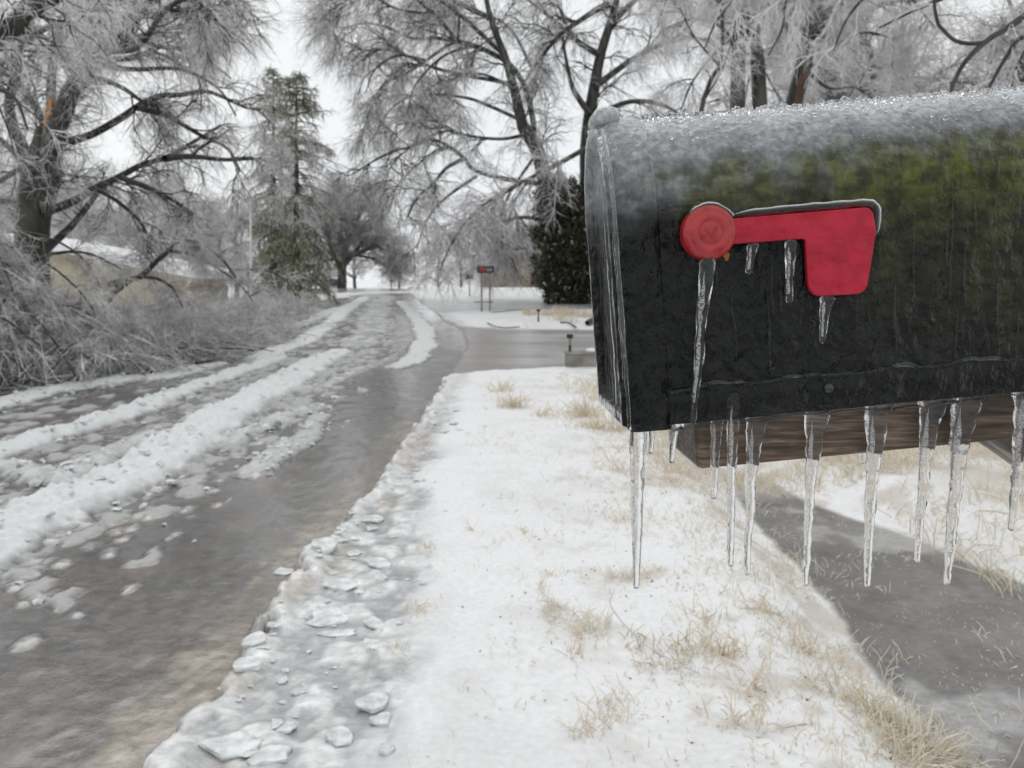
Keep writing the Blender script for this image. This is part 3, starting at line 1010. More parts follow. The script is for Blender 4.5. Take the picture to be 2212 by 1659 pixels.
mesh('ice_ribs', V_, F_, M['ice'], door, origin=post_base)

# flag
def fl(cx_, cy_):                    # crop coordinates -> local (x, z)
    return on_side((2700 + cx_ / 2.458) * 0.54, (750 + cy_ / 2.458) * 0.54, -0.008)


fp = [fl(*p) for p in ((470, 315), (1940, 190), (1985, 420), (1885, 1040), (1400, 1075), (1310, 1010), (1283, 512), (1250, 505), (470, 565))]
fpoly = rounded(fp, [0, .006, .0, .0075, .004, .006, 0, 0, 0], 6)
V_, F_ = extrude(fpoly, MB0, EX[None], EZ[None], EY[None], -0.0045, -0.0078, 0.0006)


def flag_mat():
    m, n, b = mat('iced_red_flag')
    tc = N(n, 'ShaderNodeTexCoord')
    nz = N(n, 'ShaderNodeTexNoise', Scale=75, Detail=3); n.links.new(tc.outputs['Object'], nz.inputs['Vector'])
    cr = N(n, 'ShaderNodeValToRGB')
    cr.color_ramp.elements[0].position, cr.color_ramp.elements[1].position = 0.35, 0.65
    cr.color_ramp.elements[0].color = (0.36, 0.003, 0.022, 1); cr.color_ramp.elements[1].color = (0.50, 0.010, 0.036, 1)
    n.links.new(nz.outputs['Fac'], cr.inputs[0]); n.links.new(cr.outputs[0], b.inputs['Base Color'])
    b.inputs['Roughness'].default_value = 0.5
    b.inputs['Specular IOR Level'].default_value = 0.2
    b.inputs['Coat Weight'].default_value = 0.8; b.inputs['Coat IOR'].default_value = 1.31; b.inputs['Coat Roughness'].default_value = 0.05
    n2 = N(n, 'ShaderNodeTexNoise', Scale=70, Detail=3); n.links.new(tc.outputs['Object'], n2.inputs['Vector'])
    bp = N(n, 'ShaderNodeBump', Strength=1.0, Distance=0.006); n.links.new(n2.outputs['Fac'], bp.inputs['Height']); n.links.new(bp.outputs[0], b.inputs['Coat Normal'])
    return m


M['flag'] = flag_mat()
flag = mesh('flag', V_, F_, M['flag'], MBOX, smooth=False, origin=post_base)
hc = fl(335, 445)
prof = [(0.0, -0.0128), (0.0072, -0.0128), (0.0076, -0.0119), (0.0082, -0.0119), (0.0088, -0.0125), (0.0135, -0.0121), (0.0143, -0.0113), (0.0150, -0.0115), (0.0172, -0.0105), (0.0183, -0.0085), (0.0184, -0.002)]
segs = 48
V_, F_ = [], []
for r, d in prof:
    for k in range(segs):
        a = 2 * math.pi * k / segs
        rr = max(r, 1e-5)
        V_.append(MB0 + (hc[0] + rr * math.cos(a)) * EX + (hc[1] + rr * math.sin(a)) * EZ + d * EY)
for i in range(len(prof) - 1):
    for k in range(segs):
        F_.append((i * segs + k, (i + 1) * segs + k, (i + 1) * segs + (k + 1) % segs, i * segs + (k + 1) % segs))
M['hub'] = noise_mix('iced_red_hub', (0.34, 0.008, 0.014), (0.46, 0.026, 0.028), 90, 0.4, 0.0012, 120, coat=0.5)
hub = mesh('pivot_hub', np.array(V_), F_, M['hub'], flag, origin=post_base)
mk = []
for (a, b_) in (((-0.004, 0.003), (0.0005, -0.0035)), ((0.0, -0.0035), (0.0045, 0.003))):
    q0, q1 = np.array(a), np.array(b_)
    P_ = np.array([[MB0 + (hc[0] + (q0 + (q1 - q0) * t)[0]) * EX + (hc[1] + (q0 + (q1 - q0) * t)[1]) * EZ - 0.0128 * EY for t in np.linspace(0, 1, 5)]])
    mk.append(tubes(P_, np.full((1, 5), 0.0007), 6))
V_, F_ = join([(v, [tuple(f) for f in f_]) for v, f_ in mk])
mesh('hub_mark', V_, F_, M['hub'], flag, origin=post_base)

# ridge of clear ice standing on the flag's upper edge and beside its far edge
def band(path, half, ly, thick, name, seed):
    p = smooth_path(np.array([fl(*q) for q in path]), 60)
    h = half * (0.75 + 0.5 * fbm(np.arange(60) * 0.35, np.zeros(60), seed))
    secs = 10; V_ = []
    tg = np.gradient(p, axis=0); tg /= np.linalg.norm(tg, axis=1, keepdims=True)
    nn = np.stack([-tg[:, 1], tg[:, 0]], 1)
    for k in range(60):
        e = min(1.0, min(k, 59 - k) / 4.0 + 0.15)
        for s_ in range(secs):
            a = 2 * math.pi * s_ / secs
            q = p[k] + nn[k] * h[k] * e * math.cos(a)
            V_.append(MB0 + q[0] * EX + q[1] * EZ + (ly + thick * e * math.sin(a)) * EY)
    F_ = [(k * secs + s_, k * secs + (s_ + 1) % secs, (k + 1) * secs + (s_ + 1) % secs, (k + 1) * secs + s_) for k in range(59) for s_ in range(secs)]
    F_ += [tuple(range(secs))[::-1], tuple(59 * secs + i for i in range(secs))]
    return np.array(V_), F_


b1 = band([(560, 275), (900, 232), (1250, 196), (1600, 168), (1900, 146), (1990, 190), (2004, 300), (1985, 480)], 0.0030, -0.0050, 0.0030, 'x', 5)
b2 = band([(150, 310), (200, 225), (300, 175), (420, 180), (520, 240), (580, 300)], 0.0022, -0.006, 0.004, 'x', 9)
V_, F_ = join([b1, b2])
M['frosted'].node_tree.nodes['Principled BSDF'].inputs['Base Color'].default_value = (0.62, 0.64, 0.65, 1)
mesh('flag_ice', V_, F_, M['frosted'], flag, origin=post_base)

# runs of clear ice over the walls
Pr, Rr_ = [], []
xs_ = np.linspace(0.021, BL - .01, 60)
for (x0_, x1_r) in ((0.021, 0.11), (0.11, 0.20), (0.20, 0.33), (0.33, 0.47)):
    xs_ = np.linspace(x0_, x1_r, 60)
    Pr.append(mb(xs_, np.full(60, -0.0022), 0.0215 + 0.0045 * (fbm(xs_ * 38, xs_ * 0, 5) - 0.5) * 2)); Rr_.append(0.0006 + 0.0014 * fbm(xs_ * 80, xs_ * 0 + 3, 6))
xs_ = np.linspace(0.021, 0.058, 60)
Pr.append(mb(xs_, np.full(60, 0.0), STR + 0.002 + 0.003 * (fbm(xs_ * 50, xs_ * 0, 8) - .5))); Rr_.append(0.0006 + 0.0016 * fbm(xs_ * 70, xs_ * 0 + 9, 6))
rr_ = np.random.default_rng(4)
for _ in range(30):
    xr = rr_.uniform(.026, .42); zt = rr_.uniform(.05, .15); L_ = rr_.uniform(.012, .06)
    zs = np.linspace(zt, zt - L_, 60)
    Pr.append(mb(xr + 0.004 * (fbm(zs * 40, zs * 0 + xr * 99, 3) - .5), np.full(60, 0.0002), zs)); Rr_.append((0.0004 + 0.0013 * fbm(zs * 110, zs * 0 + xr * 50, 6)) * np.sin(np.linspace(0.15, 3.0, 60)) ** .5)
V_, F_ = tubes(np.array(Pr), np.array(Rr_), 8)
mesh('ice_runs', V_, F_, M['ice'], MBOX, origin=post_base)['kind'] = 'stuff'

# fringe of clear ice along the lower edge
xs_ = np.linspace(0.022, BL - .01, 420)
dr = fbm(xs_ * 45, xs_ * 0, 15, 3)
P_ = mb(xs_, np.full(420, 0.0015), -0.0045 - 0.003 * dr)[None]
V_, F_ = tubes(P_, (0.0010 + 0.0048 * np.clip(dr - .25, 0, 1))[None], 9)
mesh('ice_fringe', V_, F_, M['ice'], MBOX, origin=post_base)

# screw in the foot of the wall
sx = on_side(1790, 838, -0.003)
V_, F_ = [], []
for r, d in ((0.0001, -0.0048), (0.0025, -0.0046), (0.0036, -0.0036), (0.0037, -0.002)):
    for k in range(16):
        a = 2 * math.pi * k / 16
        V_.append(MB0 + (sx[0] + r * math.cos(a)) * EX + (sx[1] + r * math.sin(a)) * EZ + d * EY)
F_ = [(i * 16 + k, (i + 1) * 16 + k, (i + 1) * 16 + (k + 1) % 16, i * 16 + (k + 1) % 16) for i in range(3) for k in range(16)]
mesh('screw', np.array(V_), F_, M['blackpaint'], MBOX, origin=post_base)

# crust of ice grains along the top
def ico(sub=1):
    import bmesh
    bm = bmesh.new(); bmesh.ops.create_icosphere(bm, subdivisions=sub, radius=1)
    bm.verts.index_update()
    V = np.array([v.co[:] for v in bm.verts]); F = np.array([[v.index for v in f.verts] for f in bm.faces])
    bm.free(); return V, F


IV, IF = ico(2)
nb = 5200
ang = math.pi / 2 + np.clip(RNG.normal(0.12, 0.46, nb), -1.0, 1.25)
bxs = RNG.uniform(-0.012, BL, nb)
dens_ = fbm(bxs * 60, ang * 6, 17)
keep = dens_ + RNG.normal(0, .12, nb) > 0.44
ang, bxs = ang[keep], bxs[keep]
br = np.exp(RNG.normal(math.log(0.00105), 0.38, len(ang)))
near_top = np.exp(-((ang - math.pi / 2) / 0.3) ** 2)
br = np.clip(br * (0.65 + 0.6 * near_top), 0.0005, 0.0030)
lift = br * RNG.uniform(0.0, 0.9, len(br)) + 0.0012 * near_top * RNG.random(len(br))
ly = HW - (HW + lift + 0.0003) * np.cos(ang)
lz = STR + (BD + lift + 0.0003) * np.sin(ang)
C = mb(bxs, ly, lz)
S = IV[None] * (1 + 0.22 * RNG.normal(size=(len(br), len(IV), 1)) * 0.6)
V_ = (C[:, None] + S * br[:, None, None]).reshape(-1, 3)
F_ = (IF[None] + (np.arange(len(br)) * len(IV))[:, None, None]).reshape(-1, 3)
beads = mesh('ice_grains', V_, F_, M['bead'], MBOX, origin=post_base)
beads['kind'] = 'stuff'

# timber under the box
def beam_mat():
    m, n, b = mat('wet_brown_timber')
    tc = N(n, 'ShaderNodeTexCoord')
    mp = N(n, 'ShaderNodeMapping'); mp.inputs['Scale'].default_value = (1.0, 6, 12); mp.inputs['Rotation'].default_value = (0, TILT, -YAW)
    n.links.new(tc.outputs['Object'], mp.inputs[0])
    nz = N(n, 'ShaderNodeTexNoise', Scale=22, Detail=7, Distortion=0.6); n.links.new(mp.outputs[0], nz.inputs['Vector'])
    cr = N(n, 'ShaderNodeValToRGB'); e = cr.color_ramp.elements
    e[0].position, e[0].color = 0.32, (0.028, 0.016, 0.010, 1)
    e[1].position, e[1].color = 0.68, (0.20, 0.155, 0.115, 1)
    k = e.new(0.5); k.color = (0.085, 0.055, 0.036, 1)
    n.links.new(nz.outputs['Fac'], cr.inputs[0])
    st = N(n, 'ShaderNodeTexNoise', Scale=9, Detail=4); n.links.new(tc.outputs['Object'], st.inputs['Vector'])
    mr = N(n, 'ShaderNodeMapRange'); mr.inputs[1].default_value = 0.42; mr.inputs[2].default_value = 0.58; mr.inputs[3].default_value = 0.35; mr.inputs[4].default_value = 1.25
    n.links.new(st.outputs['Fac'], mr.inputs[0])
    mx = N(n, 'ShaderNodeMixRGB'); mx.blend_type = 'MULTIPLY'; mx.inputs[0].default_value = 1
    n.links.new(cr.outputs[0], mx.inputs[1]); n.links.new(mr.outputs[0], mx.inputs[2]); n.links.new(mx.outputs[0], b.inputs['Base Color'])
    b.inputs['Roughness'].default_value = 0.45
    bp = N(n, 'ShaderNodeBump', Strength=0.6, Distance=0.0012); n.links.new(nz.outputs['Fac'], bp.inputs['Height']); n.links.new(bp.outputs[0], b.inputs['Normal'])
    return m


M['beam'] = beam_mat()
bl0 = on_side(1508, 1016, 0.016)
bz1 = -0.005
bz0 = bl0[1]
bxf = bl0[0]
side = np.array([(bxf, bz0), (BL + 0.16, bz0 + 0.002), (BL + 0.16, bz1), (bxf, bz1)])
V_, F_ = extrude(side, MB0, EX[None], EZ[None], EY[None], 0.016, 0.016 + 0.089)
V_, F_ = box_arr(BL + 0.16 - bxf, 0.089, bz1 - bz0, bev=0.004)
V_ = mb(V_[:, 0] + (BL + 0.16 + bxf) / 2, V_[:, 1] + 0.016 + 0.0445, V_[:, 2] + (bz0 + bz1) / 2)
# the sawn-off lower corner of the timber's far edge
mesh('support_beam', V_, F_, M['beam'], MBOX, smooth=False, origin=post_base)
# post and brace
ptop = mb(np.array(POST_X), np.array(HW), np.array(bz0 + 0.0))
hpost = ptop[2] - post_base[2] + 0.12
V_, F_ = box_arr(0.089, 0.089, hpost + 0.25, bev=0.004)
mesh('post', V_ + post_base + np.array([0.0, 0.0, (hpost + 0.25) / 2 - 0.36]), F_, M['weathered'], MBOX, smooth=False, origin=post_base)
a = mb(np.array(on_side(2178, 918, 0.05)[0]), np.array(0.0705), np.array(bz0 + 0.004))
b_ = post_base + np.array([-0.03, 0.0, ptop[2] - post_base[2] - 0.20])
dv = b_ - a; L_ = np.linalg.norm(dv); dv /= L_
V_, F_ = box_arr(L_ + 0.04, 0.055, 0.034, bev=0.003)
up_ = np.cross(dv, np.array([0, 1.0, 0])); up_ /= np.linalg.norm(up_)
sd_ = np.cross(up_, dv)
V_ = a + (V_[:, :1] + L_ / 2 - 0.0) * dv + V_[:, 1:2] * sd_ + (V_[:, 2:] - 0.0) * up_
mesh('brace', V_, F_, M['weathered'], MBOX, smooth=False, origin=post_base)

# leaf scrap under the hub
lc = fl(535, 675)
q = [(lc[0] + 0.0021 * math.cos(t) * (1 + .25 * math.sin(3 * t)), lc[1] + 0.0031 * math.sin(t)) for t in np.linspace(0, 2 * math.pi, 14)[:-1]]
V_, F_ = extrude(np.array(q), MB0, EX[None], EZ[None], EY[None], -0.0008, -0.0022, 0.0003)
tag(mesh('leaf_scrap', V_, F_, M['leaf'], origin=None, smooth=False), 'tiny orange leaf scrap frozen on the mailbox below the red hub', 'leaf')

# icicles
def proj_u(p):
    d = np.asarray(p) - [0, 0, CAM_Z]
    return 1106 + FPX * d[0] / (d[1] * CP - d[2] * SP)


def pan_point(u, ly=0.0085, lz=-0.001):
    lo, hi = -0.05, BL
    for _ in range(40):
        m_ = (lo + hi) / 2
        if proj_u(mb(np.array(m_), np.array(ly), np.array(lz))) < u: lo = m_
        else: hi = m_
    return mb(np.array(lo), np.array(ly), np.array(lz))


def icicle(top, tip, w0, wt, Y, Yt, label, flare=1.6, fl_len=0.03, seed=0, core=True, hangs=None, cat='icicle'):
    A, B = px(*top, Y), px(*tip, Yt)
    pan = cat == 'pan'
    if pan:
        A = pan_point(top[0]); B = px(*tip, A[1])
    cat = 'icicle'
    k = 110
    t = np.linspace(0, 1, k)
    rng = np.random.default_rng(seed + 50)
    L = np.linalg.norm(B - A)
    P = A + (B - A) * t[:, None]
    z = t * L
    sw = 0.0008
    P[:, 0] += sw * (fbm(z * 55, z * 0 + seed, 3) - 0.5) * 2
    P[:, 1] += sw * (fbm(z * 55, z * 0 + seed + 40, 3) - 0.5) * 2
    r0, rt = w0 * Y / FPX / 2, wt * Y / FPX / 2
    r = r0 + (rt - r0) * t ** 1.35
    r = r * (1 + 0.20 * (fbm(z * 120, z * 0 + seed * 3.3, 9, 3) - 0.5) * 2)
    fx = 1 + flare * np.exp(-z / fl_len)
    fy = 1 + 0.35 * flare * np.exp(-z / fl_len)
    e = np.clip((1 - t) * L / rt, 0, 1)
    tipf = np.sqrt(np.clip(1 - (1 - e) ** 2, 0, 1))
    r = r * tipf + 1e-5
    if not pan: r = r * np.sqrt(np.clip(1 - (1 - np.clip(z / (r0 * 1.2), 0, 1)) ** 2, 0.02, 1))
    s = 22
    aa = np.arange(s) * 2 * math.pi / s
    lob = 1 + 0.16 * (fbm(np.cos(aa)[None] * 1.3 + seed, np.sin(aa)[None] * 1.3 + z[:, None] * 95, 21, 2) - 0.5) * 2
    off = 0.55 * r0 * flare * np.exp(-z / fl_len)
    V = np.stack([P[:, 0, None] + r[:, None] * lob * fx[:, None] * np.cos(aa)[None] + off[:, None],
                  P[:, 1, None] + r[:, None] * lob * fy[:, None] * np.sin(aa)[None],
                  np.repeat(P[:, 2, None], s, 1)], -1).reshape(-1, 3)
    F = [(i * s + j, i * s + (j + 1) % s, (i + 1) * s + (j + 1) % s, (i + 1) * s + j)[::-1] for i in range(k - 1) for j in range(s)]
    F += [tuple(range(s)), tuple((k - 1) * s + j for j in range(s))[::-1]]
    org = P[0]
    o = mesh('icicle', V, F, M['ice'], origin=org)
    o.location = org
    tag(o, label, cat, 'icicles hanging from the mailbox')
    if core:
        kk = slice(9, int(k * 0.86))
        Pc = P[kk].copy(); Pc[:, 0] -= 0.18 * r[kk]
        rc = 0.36 * r[kk] * (0.5 + 0.9 * fbm(z[kk] * 200, z[kk] * 0 + seed * 7, 31))
        rc = rc * np.clip(np.arange(len(rc)) / 14, 0.05, 1)
        Vc, Fc = tubes(Pc[None], rc[None], 8)
        c_ = mesh('bubble_core', Vc, Fc, M['bubble'], o, origin=org)
    return o


YB = 0.5290
icicle((1379, 908), (1373, 1272), 33, 13, 0.540, 0.540, 'longest leftmost icicle, hanging from the bottom corner of the mailbox door', 0.25, .02, 1)
icicle((1409, 903), (1406, 981), 11, 10, 0.56, 0.56, 'short stubby icicle between the door icicle and the next small one', 0.5, .01, 2)
icicle((1457, 908), (1450, 1001), 14, 10, 0.545, 0.545, 'small icicle just left of the sawn end of the wooden beam', 1.3, .010, 3, cat='pan')
icicle((1546, 897), (1542, 1079), 18, 12, 0.535, 0.535, 'medium icicle fused at its root to the taller one on its right', 0.7, .02, 4, cat='pan')
icicle((1583, 845), (1577, 1225), 25, 12, YB, YB, 'long icicle that starts up on the mailbox wall, third long one from the door', 0.2, .02, 5)
icicle((1629, 888), (1613, 1244), 25, 12, 0.54, 0.54, 'long slanting icicle under the gap between flag hub and flag plate', 1.5, .022, 6, cat='pan')
icicle((1758, 876), (1740, 1267), 26, 13, 0.54, 0.54, 'long icicle directly below the left edge of the red flag plate', 1.7, .022, 7, cat='pan')
icicle((1891, 862), (1872, 1270), 29, 13, 0.54, 0.54, 'long thick icicle below the right edge of the red flag plate', 1.3, .03, 8, cat='pan')
icicle((2011, 846), (1980, 1218), 30, 12, 0.54, 0.54, 'shorter leaning icicle between two thicker ones right of the flag', 1.0, .03, 9, cat='pan')
icicle((2082, 842), (2044, 1265), 33, 14, 0.54, 0.54, 'thickest long icicle, nearest the wooden brace', 1.6, .03, 10, cat='pan')
icicle((2216, 832), (2185, 1148), 34, 12, 0.54, 0.54, 'rightmost icicle cut by the picture edge', 1.0, .03, 11, cat='pan')
icicle((1863, 955), (1862, 1003), 14, 10, 0.645, 0.645, 'tiny icicle under the far edge of the wooden beam', 0.3, .01, 12)
icicle((1527, 556), (1497, 920), 28, 10, 0.5195, 0.526, 'long dark icicle running down from the round flag hub', 0.6, .010, 13)
icicle((1622, 525), (1619, 592), 15, 13, 0.5235, 0.5235, 'shortest of the icicles under the red flag arm', 1.2, .006, 14)
icicle((1706, 517), (1704, 655), 19, 14, 0.525, 0.525, 'icicle under the flag arm beside the flag plate', 0.8, .008, 15)
icicle((1783, 638), (1776, 742), 18, 13, 0.527, 0.527, 'icicle hanging from the bottom edge of the red flag plate', 1.2, .007, 16)
icicle((1326, 846), (1328, 929), 11, 8, 0.70, 0.70, 'thin icicle behind the left edge of the mailbox door', 0.3, .01, 17)


# ------------------------------------------------------------------ trees
def limbs(spec, Y, rng, K=26, zz=1.5, lo=None):
    """spec: list of (pixel path, r0, r1[, dY]) -> polylines in space, wandering in depth as real limbs do"""
    P, R = [], []
    for it in spec:
        path, r0, r1 = it[:3]
        y0, y1 = (it[3] if len(it) > 3 else (0.0, rng.uniform(-zz if lo is None else lo, zz)))
        n = len(path)
        p = np.array([px(u, v, Y + y0 + (y1 - y0) * i / (n - 1)) for i, (u, v) in enumerate(path)])
        q = smooth_path(p, K)
        P.append(q); R.append(np.linspace(1, 0, K) ** 0.85 * (r0 - r1) + r1)
    return np.array(P), np.array(R)


def make_tree(name, P, R, base, label, cat, group=None, seed=0, levels=(), bark='bark', twig='twig', sides=9, tmin0=0.22, lvl_bark=1, floor=0.05):
    rng = np.random.default_rng(seed)
    root = empty(name, base, label, cat, group)
    cur = (P, R); barks = [(P, R)]; bs = [sides]; tw = []; ts = []
    for k, (n, L, ang, droop, K, r0) in enumerate(levels):
        new = spawn(cur[0], cur[1], n, L, ang, droop, K, r0, rng, tmin=0.12 if k else tmin0, floor=floor)
        if k < lvl_bark: barks.append(new); bs.append(5)
        else: tw.append(new); ts.append(3)
        cur = new
    V, F = tube_set(barks, bs)
    mesh('trunk', V, F, M[bark], root, origin=base)
    if tw:
        V, F = tube_set(tw, ts)
        mesh('crown', V, F, M[twig], root, origin=base, smooth=False)
    return root, cur


rng = np.random.default_rng(21)
# left tree ---------------------------------------------------------
T1 = [
    ([(62, 680), (65, 520), (66, 461), (68, 410), (80, 349), (92, 308), (97, 275)], .25, .12, (0, 0)),
    ([(80, 680), (79, 513), (85, 461), (106, 393), (109, 335), (116, 290), (137, 246), (150, 205), (178, 167), (198, 140), (219, 113), (246, 92), (273, 68), (300, 35), (330, -10), (350, -60)], .21, .025, (0.3, -1)),
    ([(120, 311), (191, 294), (260, 256), (294, 232), (342, 208), (393, 205), (441, 197), (478, 208), (530, 232), (564, 236)], .066, .02),
    ([(92, 461), (154, 437), (205, 407), (256, 383), (308, 355), (355, 342), (427, 301), (478, 270)], .075, .02),
    ([(355, 342), (410, 338), (489, 345), (564, 342)], .06, .02),
    ([(198, 167), (239, 178), (273, 195), (308, 219), (345, 235)], .05, .02),
    ([(198, 154), (239, 130), (284, 126), (328, 113), (380, 130)], .06, .02),
    ([(178, 167), (240, 110), (330, 70), (420, 60), (490, 95)], .06, .02),
    ([(219, 113), (300, 20), (400, -20), (465, 20), (500, 85)], .07, .02),
    ([(246, 92), (330, 0), (420, -60), (470, -40), (500, 10)], .07, .02),
    ([(150, 205), (200, 60), (260, -60), (330, -120)], .09, .03),
    ([(58, 560), (58, 362), (41, 301), (27, 267), (20, 222), (31, 171), (44, 103), (55, 68), (80, 0), (90, -60)], .11, .04, (0.4, 1.5)),
    ([(92, 315), (51, 355), (0, 390), (-60, 410)], .07, .02),
    ([(48, 444), (0, 434), (-60, 425)], .07, .02),
    ([(58, 362), (0, 300), (-60, 270)], .06, .02),
    ([(109, 300), (60, 200), (10, 160), (-50, 140)], .07, .02),
    ([(106, 455), (125, 386), (140, 372)], .06, .03),
    ([(80, 556), (112, 528), (157, 485), (205, 424), (219, 410), (250, 420)], .08, .02),
    ([(294, 232), (360, 250), (430, 290), (490, 320), (520, 370)], .05, .015),
    ([(260, 383), (330, 410), (400, 450), (460, 500)], .05, .015),
    ([(205, 407), (260, 440), (310, 490), (330, 560)], .04, .015),
    ([(116, 290), (110, 200), (120, 100), (140, 20), (150, -50)], .09, .03),
    ([(240, 110), (300, 100), (360, 20), (420, 0), (485, 60)], .05, .015, (-1, -2)),
    ([(300, 35), (380, 30), (440, 60), (490, 130)], .045, .012), ([(273, 68), (340, 100), (420, 110), (500, 170)], .045, .012), ([(330, -10), (420, -30), (480, 0), (512, 60)], .05, .012), ([(198, 140), (290, 150), (390, 150), (470, 190), (510, 250)], .045, .012), ([(120, 100), (180, 40), (240, 0), (300, -40)], .05, .015), ([(44, 103), (100, 60), (160, 50), (220, 80)], .04, .012),
]
P, R = limbs(T1, 13, rng, zz=2.2, lo=0.3)
b1_ = px(72, 600, 13); b1_[2] = base_h(b1_[0], b1_[1])
P[0][0, 2] = P[1][0, 2] = b1_[2] - 0.1
tree1, _ = make_tree('bare_tree', P, R, b1_, 'large bare tree at far left with a snapped stem showing orange wood', 'tree', seed=1,
                     tmin0=.3, lvl_bark=2, levels=[(200, 1.15, .75, .03, 8, .018), (2300, .75, .75, .10, 7, .0075), (15000, .42, .7, .16, 5, .0043), (26000, .24, .7, .16, 4, .0034)])
# splintered wood
q0, q1 = px(93, 305, 12.8), px(111, 222, 12.8)
ax_ = (q1 - q0) / np.linalg.norm(q1 - q0); sd_ = np.cross(ax_, [0, 1, 0]); sd_ /= np.linalg.norm(sd_)
pl_ = np.array([(-.07, 0), (.02, .02), (.05, .22), (.075, .45), (.05, .62), (.055, .70), (.02, .68), (-.02, .55), (-.05, .35), (-.075, .15)])
V_, F_ = extrude(pl_, q0, sd_[None], ax_[None], np.array([[0, 1.0, 0]]), 0.0, 0.10, 0)
mesh('split_wood', V_, F_, M['raw_wood'], tree1, origin=b1_, smooth=False)

# overhanging limb, top left
TL = [([(-330, 640), (-300, 400), (-230, 220), (-110, 130), (-30, 84), (0, 72), (31, 55), (58, 24), (102, 3), (140, -14), (200, -40)], .16, .035, (0, 0)),
      ([(-300, 400), (-330, 100), (-300, -200)], .12, .05), ([(0, 72), (50, 70), (110, 90), (150, 120)], .02, .008), ([(58, 24), (100, 40), (170, 50)], .02, .008),
      ([(-110, 130), (-40, 180), (30, 210), (60, 280)], .03, .01)]
P, R = limbs(TL, 8.2, rng, zz=.5)
bb = P[0][0].copy(); bb[2] = base_h(bb[0], bb[1]); P[0][0] = bb
make_tree('bare_tree', P, R, bb, 'bare tree mostly out of frame whose thick limb crosses the top left corner', 'tree', seed=2,
          levels=[(50, .9, .8, .03, 7, .012), (420, .55, .8, .08, 6, .006), (2600, .3, .7, .1, 5, .0042)])

# grey distant tree by the road end
T3 = [([(738, 640), (739, 590), (742, 560), (745, 520), (742, 470), (748, 430)], .30, .04, (0, 0)),
      ([(739, 585), (720, 545), (705, 500), (700, 460)], .18, .04), ([(741, 575), (770, 540), (800, 500), (820, 460)], .18, .04),
      ([(742, 560), (790, 540), (830, 530), (860, 550)], .15, .03), ([(742, 555), (765, 490), (790, 440), (800, 410)], .15, .03),
      ([(742, 560), (715, 560), (692, 570), (680, 590)], .12, .03), ([(745, 520), (720, 460), (715, 420)], .12, .03), ([(760, 550), (810, 560), (850, 585)], .1, .03)]
P, R = limbs(T3, 46, rng, zz=2.5)
bb = px(738, 632, 46); bb[2] = base_h(bb[0], bb[1]); P[0][0] = bb - [0, 0, .1]
make_tree('bare_tree', P, R, bb, 'dark grey rounded bare tree where the road disappears, pale car behind its trunk', 'tree', seed=3,
          levels=[(130, 1.9, .6, -.02, 7, .035), (1700, 1.3, .6, .02, 5, .02), (15000, .8, .6, .03, 4, .014)], bark='bark_grey', twig='twig_grey', lvl_bark=1)  # distance haze put into the paler bark and twig colours

